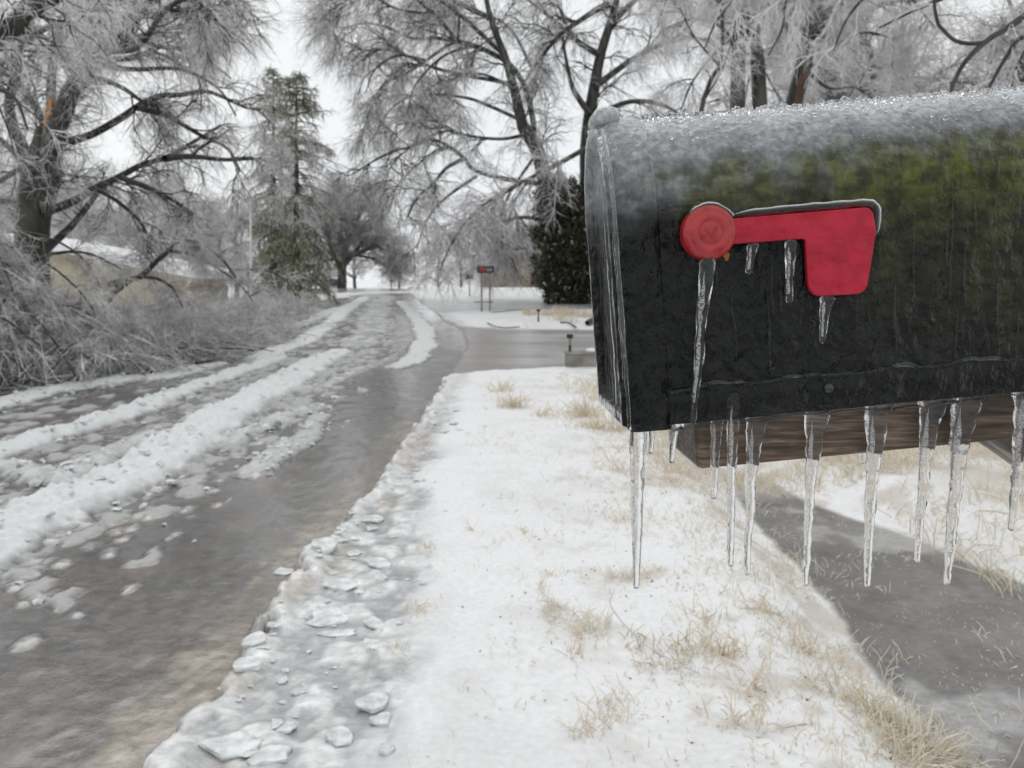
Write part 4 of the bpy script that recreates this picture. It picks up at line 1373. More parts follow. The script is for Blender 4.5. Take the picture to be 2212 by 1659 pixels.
# big tree right of the road
T4 = [
    ([(1229, 645), (1229, 564), (1195, 478), (1178, 393), (1161, 325), (1133, 280), (1126, 260), (1110, 190), (1090, 120), (1060, 40), (1040, -60)], .36, .05, (0, -1)),
    ([(1270, 645), (1280, 564), (1273, 444), (1267, 342), (1273, 256), (1284, 188), (1297, 120), (1318, 51), (1332, 0), (1345, -60)], .33, .07, (0.5, 0)),
    ([(1273, 245), (1250, 212), (1236, 185), (1225, 140), (1215, 80)], .12, .04),
    ([(1315, 10), (1290, 20), (1273, 31), (1243, 51), (1209, 75), (1180, 110), (1150, 150), (1120, 200)], .12, .03),
    ([(1243, 51), (1222, 38), (1209, 17), (1200, -20)], .08, .03),
    ([(1180, 398), (1110, 390), (1027, 369), (1003, 342), (966, 314), (928, 301), (887, 318), (853, 325), (812, 345), (790, 358), (760, 378)], .09, .022),
    ([(1003, 342), (966, 362), (938, 393), (900, 430), (880, 470)], .08, .02),
    ([(1155, 315), (1150, 250), (1130, 180), (1094, 133), (1027, 99), (990, 89), (966, 62), (942, 31), (908, 7), (880, -30)], .11, .04),
    ([(990, 89), (938, 82), (887, 82), (840, 60), (790, 50), (740, 60), (712, 50)], .07, .02),
    ([(990, 89), (956, 106), (921, 130), (870, 164), (830, 180), (800, 230), (785, 285)], .07, .02),
    ([(1126, 260), (1060, 230), (1000, 210), (900, 205), (840, 240), (805, 300)], .07, .02),
    ([(1090, 120), (950, 0), (800, -40), (750, -20), (722, 20), (722, 80)], .08, .02),
    ([(1100, 180), (950, 150), (850, 110), (790, 110), (760, 130)], .07, .02),
    ([(1140, 290), (1080, 300), (1000, 290), (930, 260), (860, 270)], .07, .02),
    ([(1284, 188), (1380, 120), (1480, 80), (1560, 100)], .12, .03), ([(1273, 256), (1360, 220), (1440, 230), (1500, 280)], .10, .03),
    ([(1297, 120), (1250, 90), (1180, 30), (1100, -30)], .12, .03), ([(1267, 342), (1330, 330), (1400, 350), (1450, 400)], .09, .02),
    ([(1060, 40), (960, -10), (880, -60)], .1, .03), ([(1195, 478), (1120, 470), (1060, 500), (1020, 560)], .08, .02),
    ([(1030, 380), (960, 430), (920, 480), (900, 540)], .06, .02), ([(1160, 330), (1100, 420), (1080, 480), (1070, 560)], .06, .02),
    ([(1318, 51), (1400, -20), (1480, -40)], .12, .03),
    ([(942, 31), (860, 20), (800, -10), (750, 0), (725, 60)], .05, .015), ([(921, 130), (860, 120), (810, 150), (790, 200)], .05, .015), ([(1027, 99), (960, 120), (900, 180), (880, 240)], .06, .015), ([(1110, 190), (1040, 160), (980, 170), (930, 220)], .06, .015), ([(1150, 150), (1100, 60), (1020, 20), (960, 10)], .06, .015), ([(966, 314), (920, 340), (860, 400), (840, 460)], .05, .015), ([(1144, 386), (1110, 440), (1090, 520), (1085, 580)], .05, .015), ([(887, 318), (850, 350), (830, 400)], .04, .012),
]
P, R = limbs(T4, 28, rng, zz=4.0, lo=-1.5)
b4 = px(1250, 635, 28); b4[2] = base_h(b4[0], b4[1])
P[0][0, 2] = P[1][0, 2] = b4[2] - .1
tree4, _ = make_tree('bare_tree', P, R, b4, 'tall iced tree right of the road, dark evergreen growth round its foot', 'tree', seed=4,
                     tmin0=.3, lvl_bark=2, levels=[(260, 2.2, .75, .03, 9, .034), (2800, 1.35, .75, .12, 7, .0145), (17000, .80, .7, .18, 5, .0090), (30000, .46, .7, .18, 4, .0074)])
E4 = [([(1262, 322), (1222, 345), (1144, 386), (1092, 414), (1041, 448), (1007, 478), (976, 526), (950, 585)], .09, .03, (-.4, -3))]
P, R = limbs(E4, 28, rng)
V, F = tubes(P, R, 8)
o = mesh('mossy_limb', V, F, M['bark_moss'], tree4, origin=b4)
R2 = spawn(P, R, 60, 2.0, .8, .10, 7, .03, rng); R3 = spawn(*R2, 700, 1.2, .8, .12, 5, .014, rng); R4 = spawn(*R3, 3500, .6, .7, .12, 4, .011, rng)
V, F = tube_set([R2, R3, R4], [4, 3, 3])
mesh('limb_twigs', V, F, M['twig'], tree4, origin=b4, smooth=False)


def leaf_cloud(centers, n_per, size, rng, stretch=(1, 1, 1), droop=0.0):
    """many small leaf blades about the given clump centres (x,y,z,r)"""
    Cs = np.repeat(centers[:, :3], n_per, 0); r = np.repeat(centers[:, 3], n_per)
    d = rng.normal(size=(len(Cs), 3)); d /= np.linalg.norm(d, axis=1, keepdims=True)
    p = Cs + d * (r * rng.random(len(Cs)) ** 0.5)[:, None] * np.array(stretch)
    a = rng.normal(size=(len(Cs), 3)) + np.array([0, 0, -droop]); a /= np.linalg.norm(a, axis=1, keepdims=True)
    b = np.cross(a, rng.normal(size=(len(Cs), 3))); b /= np.linalg.norm(b, axis=1, keepdims=True)
    s = size * (0.6 + 0.8 * rng.random((len(Cs), 1)))
    V = np.stack([p - b * s * .22, p + a * s * .5 - b * s * .05, p + a * s, p + b * s * .22], 1).reshape(-1, 3)
    F = (np.arange(len(Cs)) * 4)[:, None] + np.arange(4)[None]
    return V, F


# evergreens round the foot of that tree
for (us, lab, sd) in (([(1215, 1.0), (1195, .7), (1235, .8)], 'dark leafy evergreen against the left stem of the tall tree', 5), ([(1262, .9), (1278, .8)], 'dark leafy evergreen against the right stem of the tall tree', 6)):
    rg = np.random.default_rng(sd)
    b0 = px(us[0][0], 640, 27.3); b0[2] = base_h(b0[0], b0[1])
    cs = []; stems = []
    for (u, sc_) in us:
        for v in np.linspace(650, 395, 32):
            tt = (650 - v) / 255
            spread = rg.uniform(.5, 1.2) * (18 + 32 * math.sin(min(1, tt * 1.04) * math.pi) ** .75) * sc_ if tt > .12 else 16 * sc_
            for _ in range(4):
                q = px(u + rg.uniform(-1, 1) * spread - 14 * tt * (sd == 5) + 10 * tt * (sd == 6), v + rg.uniform(-8, 8), 27.4 + rg.uniform(-.7, .5))
                cs.append((*q, rg.uniform(.12, .42)))
        stems.append(smooth_path([px(u, 648, 27.4), px(u - 3, 560, 27.4), px(u - 8, 470, 27.4)], 10))
    cs = np.array(cs)
    cs[:, 2] = np.maximum(cs[:, 2], b0[2] + .1)
    rt = empty('evergreen_shrub', b0, lab, 'shrub', 'evergreens at the foot of the tall tree')
    V, F = leaf_cloud(cs, 4, .16, rg, stretch=(1.08, 1.08, 1.05), droop=1.2)
    mesh('ice_coating', V, F, M['twig_grey'], rt, origin=b0, smooth=False)
    V, F = leaf_cloud(cs, 75, .13, rg, droop=.6)
    mesh('foliage', V, F, M['needle_dark'], rt, origin=b0, smooth=False)
    V, F = tubes(np.array(stems), np.linspace(.12, .04, 10)[None].repeat(len(stems), 0), 7)
    mesh('stem', V, F, M['bark'], rt, origin=b0)

# spruces
def spruce(u, vtop, vbase, Y, lab, seed, width, lean=0.0):
    rg = np.random.default_rng(seed)
    top = px(u + lean, vtop, Y); bot = px(u, vbase, Y); bot[2] = base_h(bot[0], bot[1])
    H = top[2] - bot[2]
    rt = empty('spruce_tree', bot, lab, 'tree', 'spruces left of the road')
    tr = smooth_path([bot, bot + (top - bot) * .5, top], 14)
    V, F = tubes(tr[None], np.linspace(.17, .015, 14)[None], 8)
    mesh('trunk', V, F, M['bark'], rt, origin=bot)
    nB = 230
    t = np.sort(rg.random(nB) ** .9) * .97 + .03
    az = rg.random(nB) * 6.283
    Pb = np.empty((nB, 9, 3))
    for i in range(nB):
        L = width * (1 - t[i]) ** .58 * rg.uniform(.45, 1.15) + .12
        p = bot + (top - bot) * t[i]
        d = np.array([math.cos(az[i]), math.sin(az[i]), .25 - .55 * (1 - t[i])])
        Pb[i, 0] = p
        for k in range(1, 9):
            d = d / np.linalg.norm(d); p = p + d * L / 8; Pb[i, k] = p
            d = d + [0, 0, -.20 * (1 - t[i]) - .02] + rg.normal(size=3) * .05
    Rb = np.linspace(.022, .006, 9)[None].repeat(nB, 0)
    s2 = spawn(Pb, Rb, 4200, .46, .75, .26, 6, .010, rg, tmin=.12)
    s3 = spawn(*s2, 24000, .17, .8, .26, 4, .0085, rg, tmin=.1)
    def icy(P):
        f = (P[:, 0, 2] - bot[2]) / H
        pr_ = 0.24 + 0.64 * sstep(.26, .42, f + .25 * (fbm(P[:, 0, 0] * 1.2, P[:, 0, 2] * .8, seed) - .5)) * sstep(.86, .72, f)
        return rg.random(len(P)) < pr_
    ice = icy(s3[0]); ice2 = icy(s2[0])
    V, F = tube_set([(Pb, Rb), (s2[0][~ice2], s2[1][~ice2] * 1.3), (s3[0][~ice], s3[1][~ice] * 1.5)], [5, 3, 3])
    mesh('needles', V, F, M['needle'], rt, origin=bot, smooth=False)
    V, F = tube_set([(s2[0][ice2] + [0, 0, .004], s2[1][ice2] * 1.2), (s3[0][ice] + [0, 0, .004], s3[1][ice] * 1.2)], [3, 3])
    mesh('ice_coating', V, F, M['twig'], rt, origin=bot, smooth=False)


spruce(640, 158, 632, 27, 'olive spruce with drooping iced boughs left of the road, nearer of two', 31, 2.5, lean=0)
spruce(590, 148, 625, 31, 'slimmer spruce with a thin spire top behind the nearer spruce', 32, 1.8)
# trees behind the mailbox
T5a = [([(1592, 420), (1592, 330), (1594, 166), (1598, 62), (1600, 0), (1605, -120)], .15, .11, (0, 0)),
       ([(1644, 420), (1644, 330), (1640, 200), (1635, 124), (1623, 50), (1605, -60)], .16, .10, (.3, 0)),
       ([(1600, 10), (1550, -30), (1480, -60)], .06, .02), ([(1596, 120), (1560, 60), (1500, 40), (1440, 60)], .05, .015), ([(1623, 50), (1680, 20), (1740, 40), (1800, 100)], .05, .015),
       ([(1594, 250), (1570, 230), (1566, 190)], .04, .02), ([(1600, -50), (1680, -90), (1760, -60), (1820, 20)], .06, .02), ([(1620, 60), (1560, 100), (1500, 170), (1470, 240)], .04, .012)]
P, R = limbs(T5a, 15, rng, zz=2.5, lo=.8)
bb = px(1618, 600, 15); bb[2] = base_h(bb[0], bb[1]); P[0][0, 2] = P[1][0, 2] = bb[2] - .1
make_tree('bare_tree', P, R, bb, 'pair of upright dark trunks from one root behind the mailbox top', 'tree', seed=11,
          tmin0=.62, levels=[(60, 1.3, .8, .04, 8, .018), (800, .85, .75, .12, 6, .008), (6000, .5, .7, .16, 5, .0055), (9000, .3, .7, .16, 4, .0045)])
T5b = [([(1660, 470), (1690, 330), (1710, 244), (1735, 145), (1751, 62), (1762, 20), (1770, -60)], .19, .10, (0, 0)), ([(1751, 70), (1776, 30), (1805, 17), (1850, -20)], .08, .04),
       ([(1751, 62), (1800, 90), (1870, 70), (1950, 90)], .05, .015), ([(1735, 145), (1790, 190), (1850, 190), (1900, 230)], .04, .015), ([(1770, -40), (1850, -60), (1950, -20), (2020, 60)], .06, .02), ([(1740, 120), (1700, 60), (1680, -20)], .05, .02)]
P, R = limbs(T5b, 15.5, rng, zz=2.5, lo=.8)
bb = P[0][0].copy(); bb[2] = base_h(bb[0], bb[1]); P[0][0] = bb - [0, 0, .1]
t5b, _ = make_tree('bare_tree', P, R, bb, 'leaning dark trunk with a brown stained wound behind the mailbox top', 'tree', seed=12,
                   tmin0=.62, levels=[(60, 1.4, .8, .05, 8, .018), (800, .9, .75, .14, 6, .008), (6000, .5, .7, .16, 5, .0055), (9000, .3, .7, .16, 4, .0045)])
q0, q1 = px(1722, 225, 15.27), px(1737, 160, 15.27)
ax_ = (q1 - q0) / np.linalg.norm(q1 - q0); sd_ = np.cross(ax_, [0, 1, 0]); sd_ /= np.linalg.norm(sd_)
V_, F_ = extrude(np.array([(-.05, -.05), (.05, 0), (.06, .5), (.03, .65), (-.03, .6), (-.06, .3)]), q0, sd_[None], ax_[None], np.array([[0, 1.0, 0]]), 0, .12)
mesh('trunk_wound', V_, F_, M['old_wood'], t5b, origin=bb, smooth=False)
# right foreground tree, trunk beyond the right picture edge
T6 = [([(2560, 900), (2540, 500), (2480, 200), (2400, 0), (2300, -200)], .12, .07, (0, 0)),
      ([(2430, 80), (2280, 5), (2212, 37), (2174, 62), (2128, 91), (2074, 149), (2035, 250)], .035, .012, (0, -.3)),
      ([(2128, 91), (2095, 94), (2062, 87), (2035, 62), (2025, 46), (2018, 0), (2025, -50)], .016, .01, (-.2, -.3)),
      ([(2480, 200), (2330, 60), (2212, 79), (2178, 116), (2140, 182), (2110, 250)], .026, .008, (0, .3)),
      ([(2400, 0), (2200, -90), (1950, -90), (1750, -60), (1600, -60), (1480, -90)], .05, .015, (0, -.8)),
      ([(2300, -150), (2050, -150), (1850, -40), (1700, -20), (1560, -30)], .04, .012, (0, -1.4)),
      ([(2200, -90), (2100, -30), (1980, 20), (1900, 60)], .02, .008, (-.2, .4)), ([(1950, -90), (1880, -20), (1830, 40), (1800, 110)], .014, .006, (-.4, -.5)),
      ([(1750, -60), (1700, 0), (1690, 60), (1660, 120)], .012, .006, (-.6, -.6)), ([(1600, -60), (1580, 0), (1545, 50), (1520, 110)], .012, .005, (-.7, -.7)),
      ([(2280, 5), (2240, 60), (2180, 180), (2160, 240)], .012, .005, (0, .5))]
P, R = limbs(T6, 6.2, rng, zz=.4)
bb = P[0][0].copy(); bb[2] = base_h(bb[0], bb[1]); P[0][0] = bb
root6, _ = make_tree('bare_tree', P, R, bb, 'nearest tree at top right, twigs hanging thick with white ice', 'tree', seed=13,
                     levels=[(64, .55, .9, .12, 8, .006), (430, .30, .8, .24, 7, .0042), (2100, .16, .7, .24, 5, .0034)], twig='twig_near', lvl_bark=0)
# slim sapling between
P, R = limbs([([(1500, 560), (1512, 270), (1532, 182), (1553, 141), (1561, 79), (1558, 0), (1562, -80)], .04, .02, (0, 0)), ([(1553, 141), (1500, 80), (1470, 20)], .02, .008), ([(1525, 210), (1560, 150), (1590, 60)], .015, .008),
              ([(1558, 10), (1500, -40), (1450, -20), (1420, 60)], .02, .008)], 12, rng, zz=.8)
bb = P[0][0].copy(); bb[2] = base_h(bb[0], bb[1]); P[0][0] = bb
make_tree('bare_sapling', P, R, bb, 'slim crooked sapling left of the paired trunks behind the mailbox', 'tree', seed=14,
          levels=[(30, .6, .8, .08, 7, .010), (220, .45, .8, .16, 6, .006), (1200, .3, .7, .16, 5, .0045)])


# tree line: a few iced trees, copied
def generic(seed, H, twigR, lab, name='bare_tree', bark='bark_grey', twig='twig'):
    rg = np.random.default_rng(seed)
    base = np.zeros(3)
    P0, R0 = [], []
    tr = smooth_path([(0, 0, -.2), (rg.normal() * .1, rg.normal() * .1, H * .3), (rg.normal() * .4, rg.normal() * .4, H * .65), (rg.normal() * .6, rg.normal() * .6, H)], 26)
    P0.append(tr); R0.append(np.linspace(H * .025, H * .004, 26))
    for k in range(16):
        t = rg.uniform(.18, .9); i = int(t * 25); az = rg.random() * 6.283; L = H * rg.uniform(.28, .5) * (1.1 - .6 * t)
        d = np.array([math.cos(az) * .8, math.sin(az) * .8, rg.uniform(.3, .9)])
        pts = [tr[i]]; 
        for s_ in range(5):
            d = d / np.linalg.norm(d); pts.append(pts[-1] + d * L / 5); d = d + [0, 0, -.16] + rg.normal(size=3) * .12
        P0.append(smooth_path(pts, 26)); R0.append(np.linspace(H * .010, H * .002, 26))
    k = H / 10
    return make_tree(name, np.array(P0), np.array(R0), base, lab, 'tree', 'iced trees of the distant tree line', seed=seed + 100,
                     levels=[(130, 1.9 * k, .7, .04, 7, .03 * k), (1300, 1.1 * k, .7, .10, 5, .015 * k), (8500, .62 * k, .7, .12, 4, twigR * k)], bark=bark, twig=twig)[0]


LAB_TL = 'hazy grey iced tree in the tree line beyond the yards'
protos = [generic(41, 10, .013, LAB_TL), generic(42, 9, .013, LAB_TL), generic(43, 11, .013, LAB_TL)]
spots = [(-13.5, 38, .5), (-17, 42, .62), (-22, 39, .68), (-19.5, 41, .6), (-15.5, 40, .55), (-25, 41, .75), (-11.5, 42, .45), (-13, 46, .6), (-14.2, 34, .5), (-16.5, 35.5, .58), (-12.4, 33.5, .45), (-19, 35, .62), (-21.5, 34, .6), (-17.8, 33, .5), (-28, 45, .9), (-34, 42, .8), (-19, 56, .8), (-26, 60, .95), (-38, 58, 1.0), (-10.5, 72, .6), (-15, 74, .65), (-5.5, 84, .7), (-1.5, 64, .62), (-9, 95, .75),
         (2.0, 74, .7), (4, 58, .75), (-2.5, 88, .8), (7, 72, .8), (1.5, 48, .5), (9, 47, .85), (12, 38, .8), (8.5, 36, .55), (15, 34, .95), (18, 41, 1.0), (13, 27, .8), (17, 24, .8), (20, 29, .9), (9, 21, .75), (12.5, 19, .7), (23, 36, 1.0), (28, 45, 1.1), (6.5, 24, .6), (15.5, 18, .75), (4.8, 44, .65), (11, 24, .9), (14.5, 22, .95), (10, 28, .9), (18, 20, .9), (21, 23, 1.0), (9.5, 33, .95), (12.5, 32, 1.0)]
rg = np.random.default_rng(5)
for i, (x_, y_, s_) in enumerate(spots):
    src = protos[i % 3]
    if i < 3: r_ = src
    else:
        r_ = src.copy(); COL.objects.link(r_)
        for ch in src.children:
            c_ = ch.copy(); COL.objects.link(c_); c_.parent = r_
    r_.location = (x_, y_, float(base_h(x_, y_)) - .05)
    r_.rotation_euler = (0, 0, rg.random() * 6.28)
    r_.scale = (s_, s_, s_ * rg.uniform(.9, 1.1))

# ------------------------------------------------------------------ fallen branches heaped along the left edge
def brush(front_px, back, hts, n_l1, n3, n4, label, seed, arcs=(), twig='twig_dark'):
    rg = np.random.default_rng(seed)
    fr = np.array([gp(*p)[:2] for p in front_px])
    c = fr.mean(0)
    base = np.array([c[0] - back / 2, c[1] + back / 3, float(base_h(c[0] - back / 2, c[1] + back / 3))])
    rt = empty('fallen_branches', base, label, 'fallen branches', 'ice coated branches fallen along the road')
    P0, R0 = [], []
    for i in range(n_l1):
        t = rg.random() * (len(fr) - 1); k = min(int(t), len(fr) - 2); f = t - k
        q = fr[k] * (1 - f) + fr[k + 1] * f
        hmax = np.interp(t / (len(fr) - 1), np.linspace(0, 1, len(hts)), hts)
        dep = rg.random() ** 0.8 * back
        q = q + np.array([-dep * .8, dep * .55])
        env = hmax * (0.25 + 0.95 * math.sin(min(1, dep / back * 1.35 + .08) * math.pi / 2))
        az = rg.random() * 6.283; L = rg.uniform(.9, 2.1)
        h0 = rg.random() * env * .6; h1 = rg.uniform(.5, 1.1) * env
        a_ = np.array([q[0] - math.cos(az) * L / 2, q[1] - math.sin(az) * L / 2, 0]); b_ = np.array([q[0] + math.cos(az) * L / 2, q[1] + math.sin(az) * L / 2, 0])
        z0 = float(base_h(q[0], q[1]))
        m_ = (a_ + b_) / 2 + [0, 0, h1]
        P0.append(smooth_path([a_ + [0, 0, h0], a_ * .75 + b_ * .25 + [0, 0, (h0 + h1) * .6], m_, a_ * .25 + b_ * .75 + [0, 0, h1 * .75], b_ + [0, 0, h0 * .3]], 12) + [0, 0, z0])
        R0.append(np.linspace(rg.uniform(.006, .015), .004, 12))
    P0, R0 = np.array(P0), np.array(R0)
    l3 = spawn(P0, R0, n3, .60, .8, .12, 7, .0056, rg, tmin=.05, floor=.02, jit=.34)
    l4 = spawn(*l3, n4, .30, .8, .10, 5, .0040, rg, tmin=.1, floor=.02, jit=.3)
    big = []
    for pts, r0, r1, Y in arcs:
        big.append((smooth_path([px(u, v, Y + dy) for u, v, dy in pts], 12)[None], np.linspace(r0, r1, 12)[None]))
    dk = rg.random(len(P0)) < .22
    V, F = tubes(P0[dk], R0[dk], 5)
    mesh('dark_stems', V, F, M['bark'], rt, origin=base)['kind'] = 'stuff'
    for (Pb_, Rb_) in big:
        V, F = tubes(Pb_, Rb_, 8)
        mesh('limb', V, F, M['bark'], rt, origin=base)
    tw = [(P0[~dk], R0[~dk]), l3, l4]
    if big:
        PB = np.concatenate([b[0] for b in big]); RB = np.concatenate([b[1] for b in big])
        t1 = spawn(PB, RB, 11 * len(big), .8, .8, .08, 7, .008, rg, tmin=.45, floor=.05); t2 = spawn(*t1, 130 * len(big), .45, .8, .10, 5, .006, rg, floor=.05)
        t3 = spawn(*t2, 600 * len(big), .28, .8, .10, 4, .005, rg, floor=.05)
        tw += [t1, t2, t3]
    V, F = tube_set(tw, [3] * len(tw))
    mesh('twigs', V, F, M[twig], rt, origin=base, smooth=False)['kind'] = 'stuff'


brush([(-420, 900), (-200, 880), (0, 842), (110, 838), (210, 832), (320, 815)], 2.6, [2.3, 2.3, 2.2, 1.45, .85, .55], 400, 8000, 42000,
      'highest heap of iced fallen branches at the left picture edge', 61,
      arcs=[([(-20, 520, 0), (60, 545, 0), (130, 590, 0), (190, 650, 0), (215, 710, 0)], .02, .008, 9.6), ([(40, 500, 0), (110, 515, 0), (180, 560, 0), (230, 640, 0)], .02, .008, 10), ([(0, 640, 0), (80, 560, 0), (180, 545, 0), (260, 580, 0)], .03, .01, 10)])
brush([(320, 815), (400, 792), (470, 778), (540, 762)], 3.2, [.5, .48, .46, .42], 210, 4600, 24000,
      'lower heap of iced fallen branches with an arching bare limb before the cream house', 62,
      arcs=[([(235, 615, 0), (281, 603, 0), (307, 597, 0), (331, 569, 0), (362, 545, 0), (376, 524, 0), (410, 519, 0), (445, 534, 0), (480, 560, 0), (510, 600, 0)], .05, .014, 11.2),
            ([(362, 541, 0), (410, 548, 0), (454, 569, 0), (495, 596, 0), (526, 623, 0), (545, 650, 0)], .026, .010, 11.3), ([(305, 597, 0), (345, 604, 0), (375, 625, 0), (395, 665, 0)], .028, .010, 11.0),
            ([(495, 585, 0), (560, 582, 0), (610, 600, 0), (640, 640, 0)], .022, .008, 12.5), ([(281, 603, 0), (240, 640, 0), (215, 690, 0), (200, 740, 0)], .05, .03, 11.2)])
brush([(540, 762), (600, 740), (640, 715), (665, 690), (690, 665)], 3.8, [.42, .36, .28, .2], 130, 2800, 11000,
      'thin far end of the fallen branches, tapering towards the distant bend', 63,
      arcs=[([(540, 640, 0), (590, 618, 0), (630, 628, 0), (660, 655, 0)], .025, .01, 18)])


# ------------------------------------------------------------------ houses, vehicles, roadside furniture
def house(name, x0, x1, y0, y1, zf, eave, ridge, label, ridge_axis='y', wall='siding', windows=()):
    """gable house; ridge along y at the x-middle"""
    base = np.array([(x0 + x1) / 2, (y0 + y1) / 2, zf])
    rt = empty(name, base, label, 'house')
    xm = (x0 + x1) / 2
    gab = np.array([(x0, zf - .6), (x1, zf - .6), (x1, zf + eave), (xm, zf + ridge), (x0, zf + eave)])
    V, F = extrude(gab, np.zeros(3), np.array([[1., 0, 0]]), np.array([[0, 0, 1.]]), np.array([[0, 1., 0]]), y0, y1)
    mesh('wall', V, F, M[wall], rt, smooth=False, origin=base)
    ov = .5
    sl = (ridge - eave) / (xm - x0)
    def slope(t0, t1, yy0, yy1):
        top = np.array([(x0 - ov, zf + eave - ov * sl), (xm, zf + ridge), (x1 + ov, zf + eave - ov * sl)])
        p = np.concatenate([top + [0, t1], top[::-1] + [0, t0]])
        return extrude(p, np.zeros(3), np.array([[1., 0, 0]]), np.array([[0, 0, 1.]]), np.array([[0, 1., 0]]), yy0, yy1)
    V, F = slope(.02, .18, y0 - ov, y1 + ov)
    rf = mesh('roof', V, F, M['fascia'], rt, smooth=False, origin=base)
    V, F = slope(.183, .44, y0 - ov - .03, y1 + ov + .03)
    mesh('roof_snow', V, F, M['roofsnow'], rf, smooth=False, origin=base)
    for (wx, wz, ww, wh) in windows:
        V, F = join([box_arr(ww + .16, .05, .08, (wx, y0 - .026, wz + wh / 2 + .04)), box_arr(ww + .16, .05, .08, (wx, y0 - .026, wz - wh / 2 - .04)),
                     box_arr(.08, .05, wh, (wx - ww / 2 - .04, y0 - .026, wz)), box_arr(.08, .05, wh, (wx + ww / 2 + .04, y0 - .026, wz)), box_arr(.04, .045, wh, (wx, y0 - .024, wz))])
        fr = mesh('window', V, F, M['fascia'], rt, smooth=False, origin=base)
        V, F = box_arr(ww, .02, wh, (wx, y0 - .012, wz))
        mesh('pane', V, F, M['window'], fr, smooth=False, origin=base)
    return rt


# cream house on the left: its right-hand roof slope falls from the left of the tree towards the road
pr = px(440, 598, 26); pl_ = px(180, 548, 26)
sl = (pl_[2] - pr[2]) / (pr[0] - pl_[0])
x1_ = pr[0] - .5; ridge_x = x1_ - 6.0
zf_ = float(base_h(x1_ - 3, 26)) - .2
ev = pr[2] + .5 * sl - zf_ - .25
house('cream_house', x1_ - 12.0, x1_, 26, 29.5, zf_, ev, ev + 6.0 * sl, 'low cream house with a snow covered roof behind the fallen branches',
      windows=[(x1_ - .75, zf_ + ev - .6, .7, .6)])
# far white-roofed house behind the big tree
q_ = px(1150, 600, 52)
house('far_house', q_[0] - 3.5, q_[0] + 4.5, 52, 60, q_[2] - .9, 1.6, 2.6, 'distant house with a white roof left of the dark evergreens', wall='fascia', windows=[(q_[0] + .5, q_[2] - .1, 1.2, .8)])
# white pole
pb = px(541, 640, 24); pb[2] = base_h(pb[0], pb[1]); pt = px(541, 440, 24)
rt = empty('white_pole', pb, 'thin white pole standing left of the spruces', 'pole')
V, F = tubes(np.array([[pb, (pb + pt) / 2, pt]]), np.array([[.028, .026, .022]]), 10)
mesh('shaft', V, F, M['white'], rt, origin=pb)
V, F = ico(2)
mesh('finial', V * .045 + pt, F, M['white'], rt, origin=pb)


def car(name, loc, rz, col, label, red=True):
    rt = empty(name, loc, label, 'car')
    rt.rotation_euler = (0, 0, rz)
    prof = [(-2.2, .35), (-2.25, .7), (-2.15, 1.0), (-1.95, 1.55), (-1.7, 1.68), (.2, 1.66), (.95, 1.12), (2.0, .98), (2.25, .75), (2.25, .35)]
    p = rounded(prof, .06, 2)
    V, F = extrude(p, np.array([0, 0, 0.]), np.array([[1., 0, 0]]), np.array([[0, 0, 1.]]), np.array([[0, 1., 0]]), -.88, .88, 0.03)
    mesh('body', V, F, M[col], rt, smooth=False)
    V, F = box_arr(.04, 1.4, .42, (-2.06, 0, 1.29), .01)
    V[:, 0] += (V[:, 2] - 1.29) * .36
    mesh('rear_window', V, F, M['window'], rt, smooth=False)
    for sgn in (-1, 1):
        V, F = box_arr(1.9, .03, .38, (-.75, sgn * .885, 1.36), .01)
        mesh('side_window', V, F, M['window'], rt, smooth=False)
        V, F = box_arr(.06, .22, .26, (-2.215, sgn * .72, .92), .02)
        mesh('tail_light', V, F, M['red'], rt, smooth=False)
        for xx_ in (-1.35, 1.4):
            Vs = []
            for (r, d) in ((.12, .1), (.3, .1), (.34, .06), (.34, -.06), (.3, -.1)):
                for k in range(20):
                    a = 6.2832 * k / 20
                    Vs.append((xx_ + r * math.cos(a), sgn * (.80 + d), .34 + r * math.sin(a)))
            F = [(i * 20 + k, (i + 1) * 20 + k, (i + 1) * 20 + (k + 1) % 20, i * 20 + (k + 1) % 20) for i in range(4) for k in range(20)] + [tuple(range(20))]
            wl = mesh('wheel', np.array(Vs), F, M['tyre'], rt)
    V, F = box_arr(1.9, 1.5, .06, (-.75, 0, 1.71), .02)
    mesh('roof_snow', V, F, M['roofsnow'], rt, smooth=False)
    return rt


cx_ = px(722, 620, 56)
car('parked_car', (cx_[0], 56, cx_[2] - .95), math.radians(90 + 12), 'carwhite', 'pale parked car with red tail lights behind the grey tree at the road end')
cx_ = px(1312, 605, 25.5)
car('parked_car', (cx_[0] + 1.0, 26.6, float(base_h(cx_[0], 26.6)) + .15), math.radians(70), 'cardark', 'dark parked car peeking out behind the mailbox door edge')


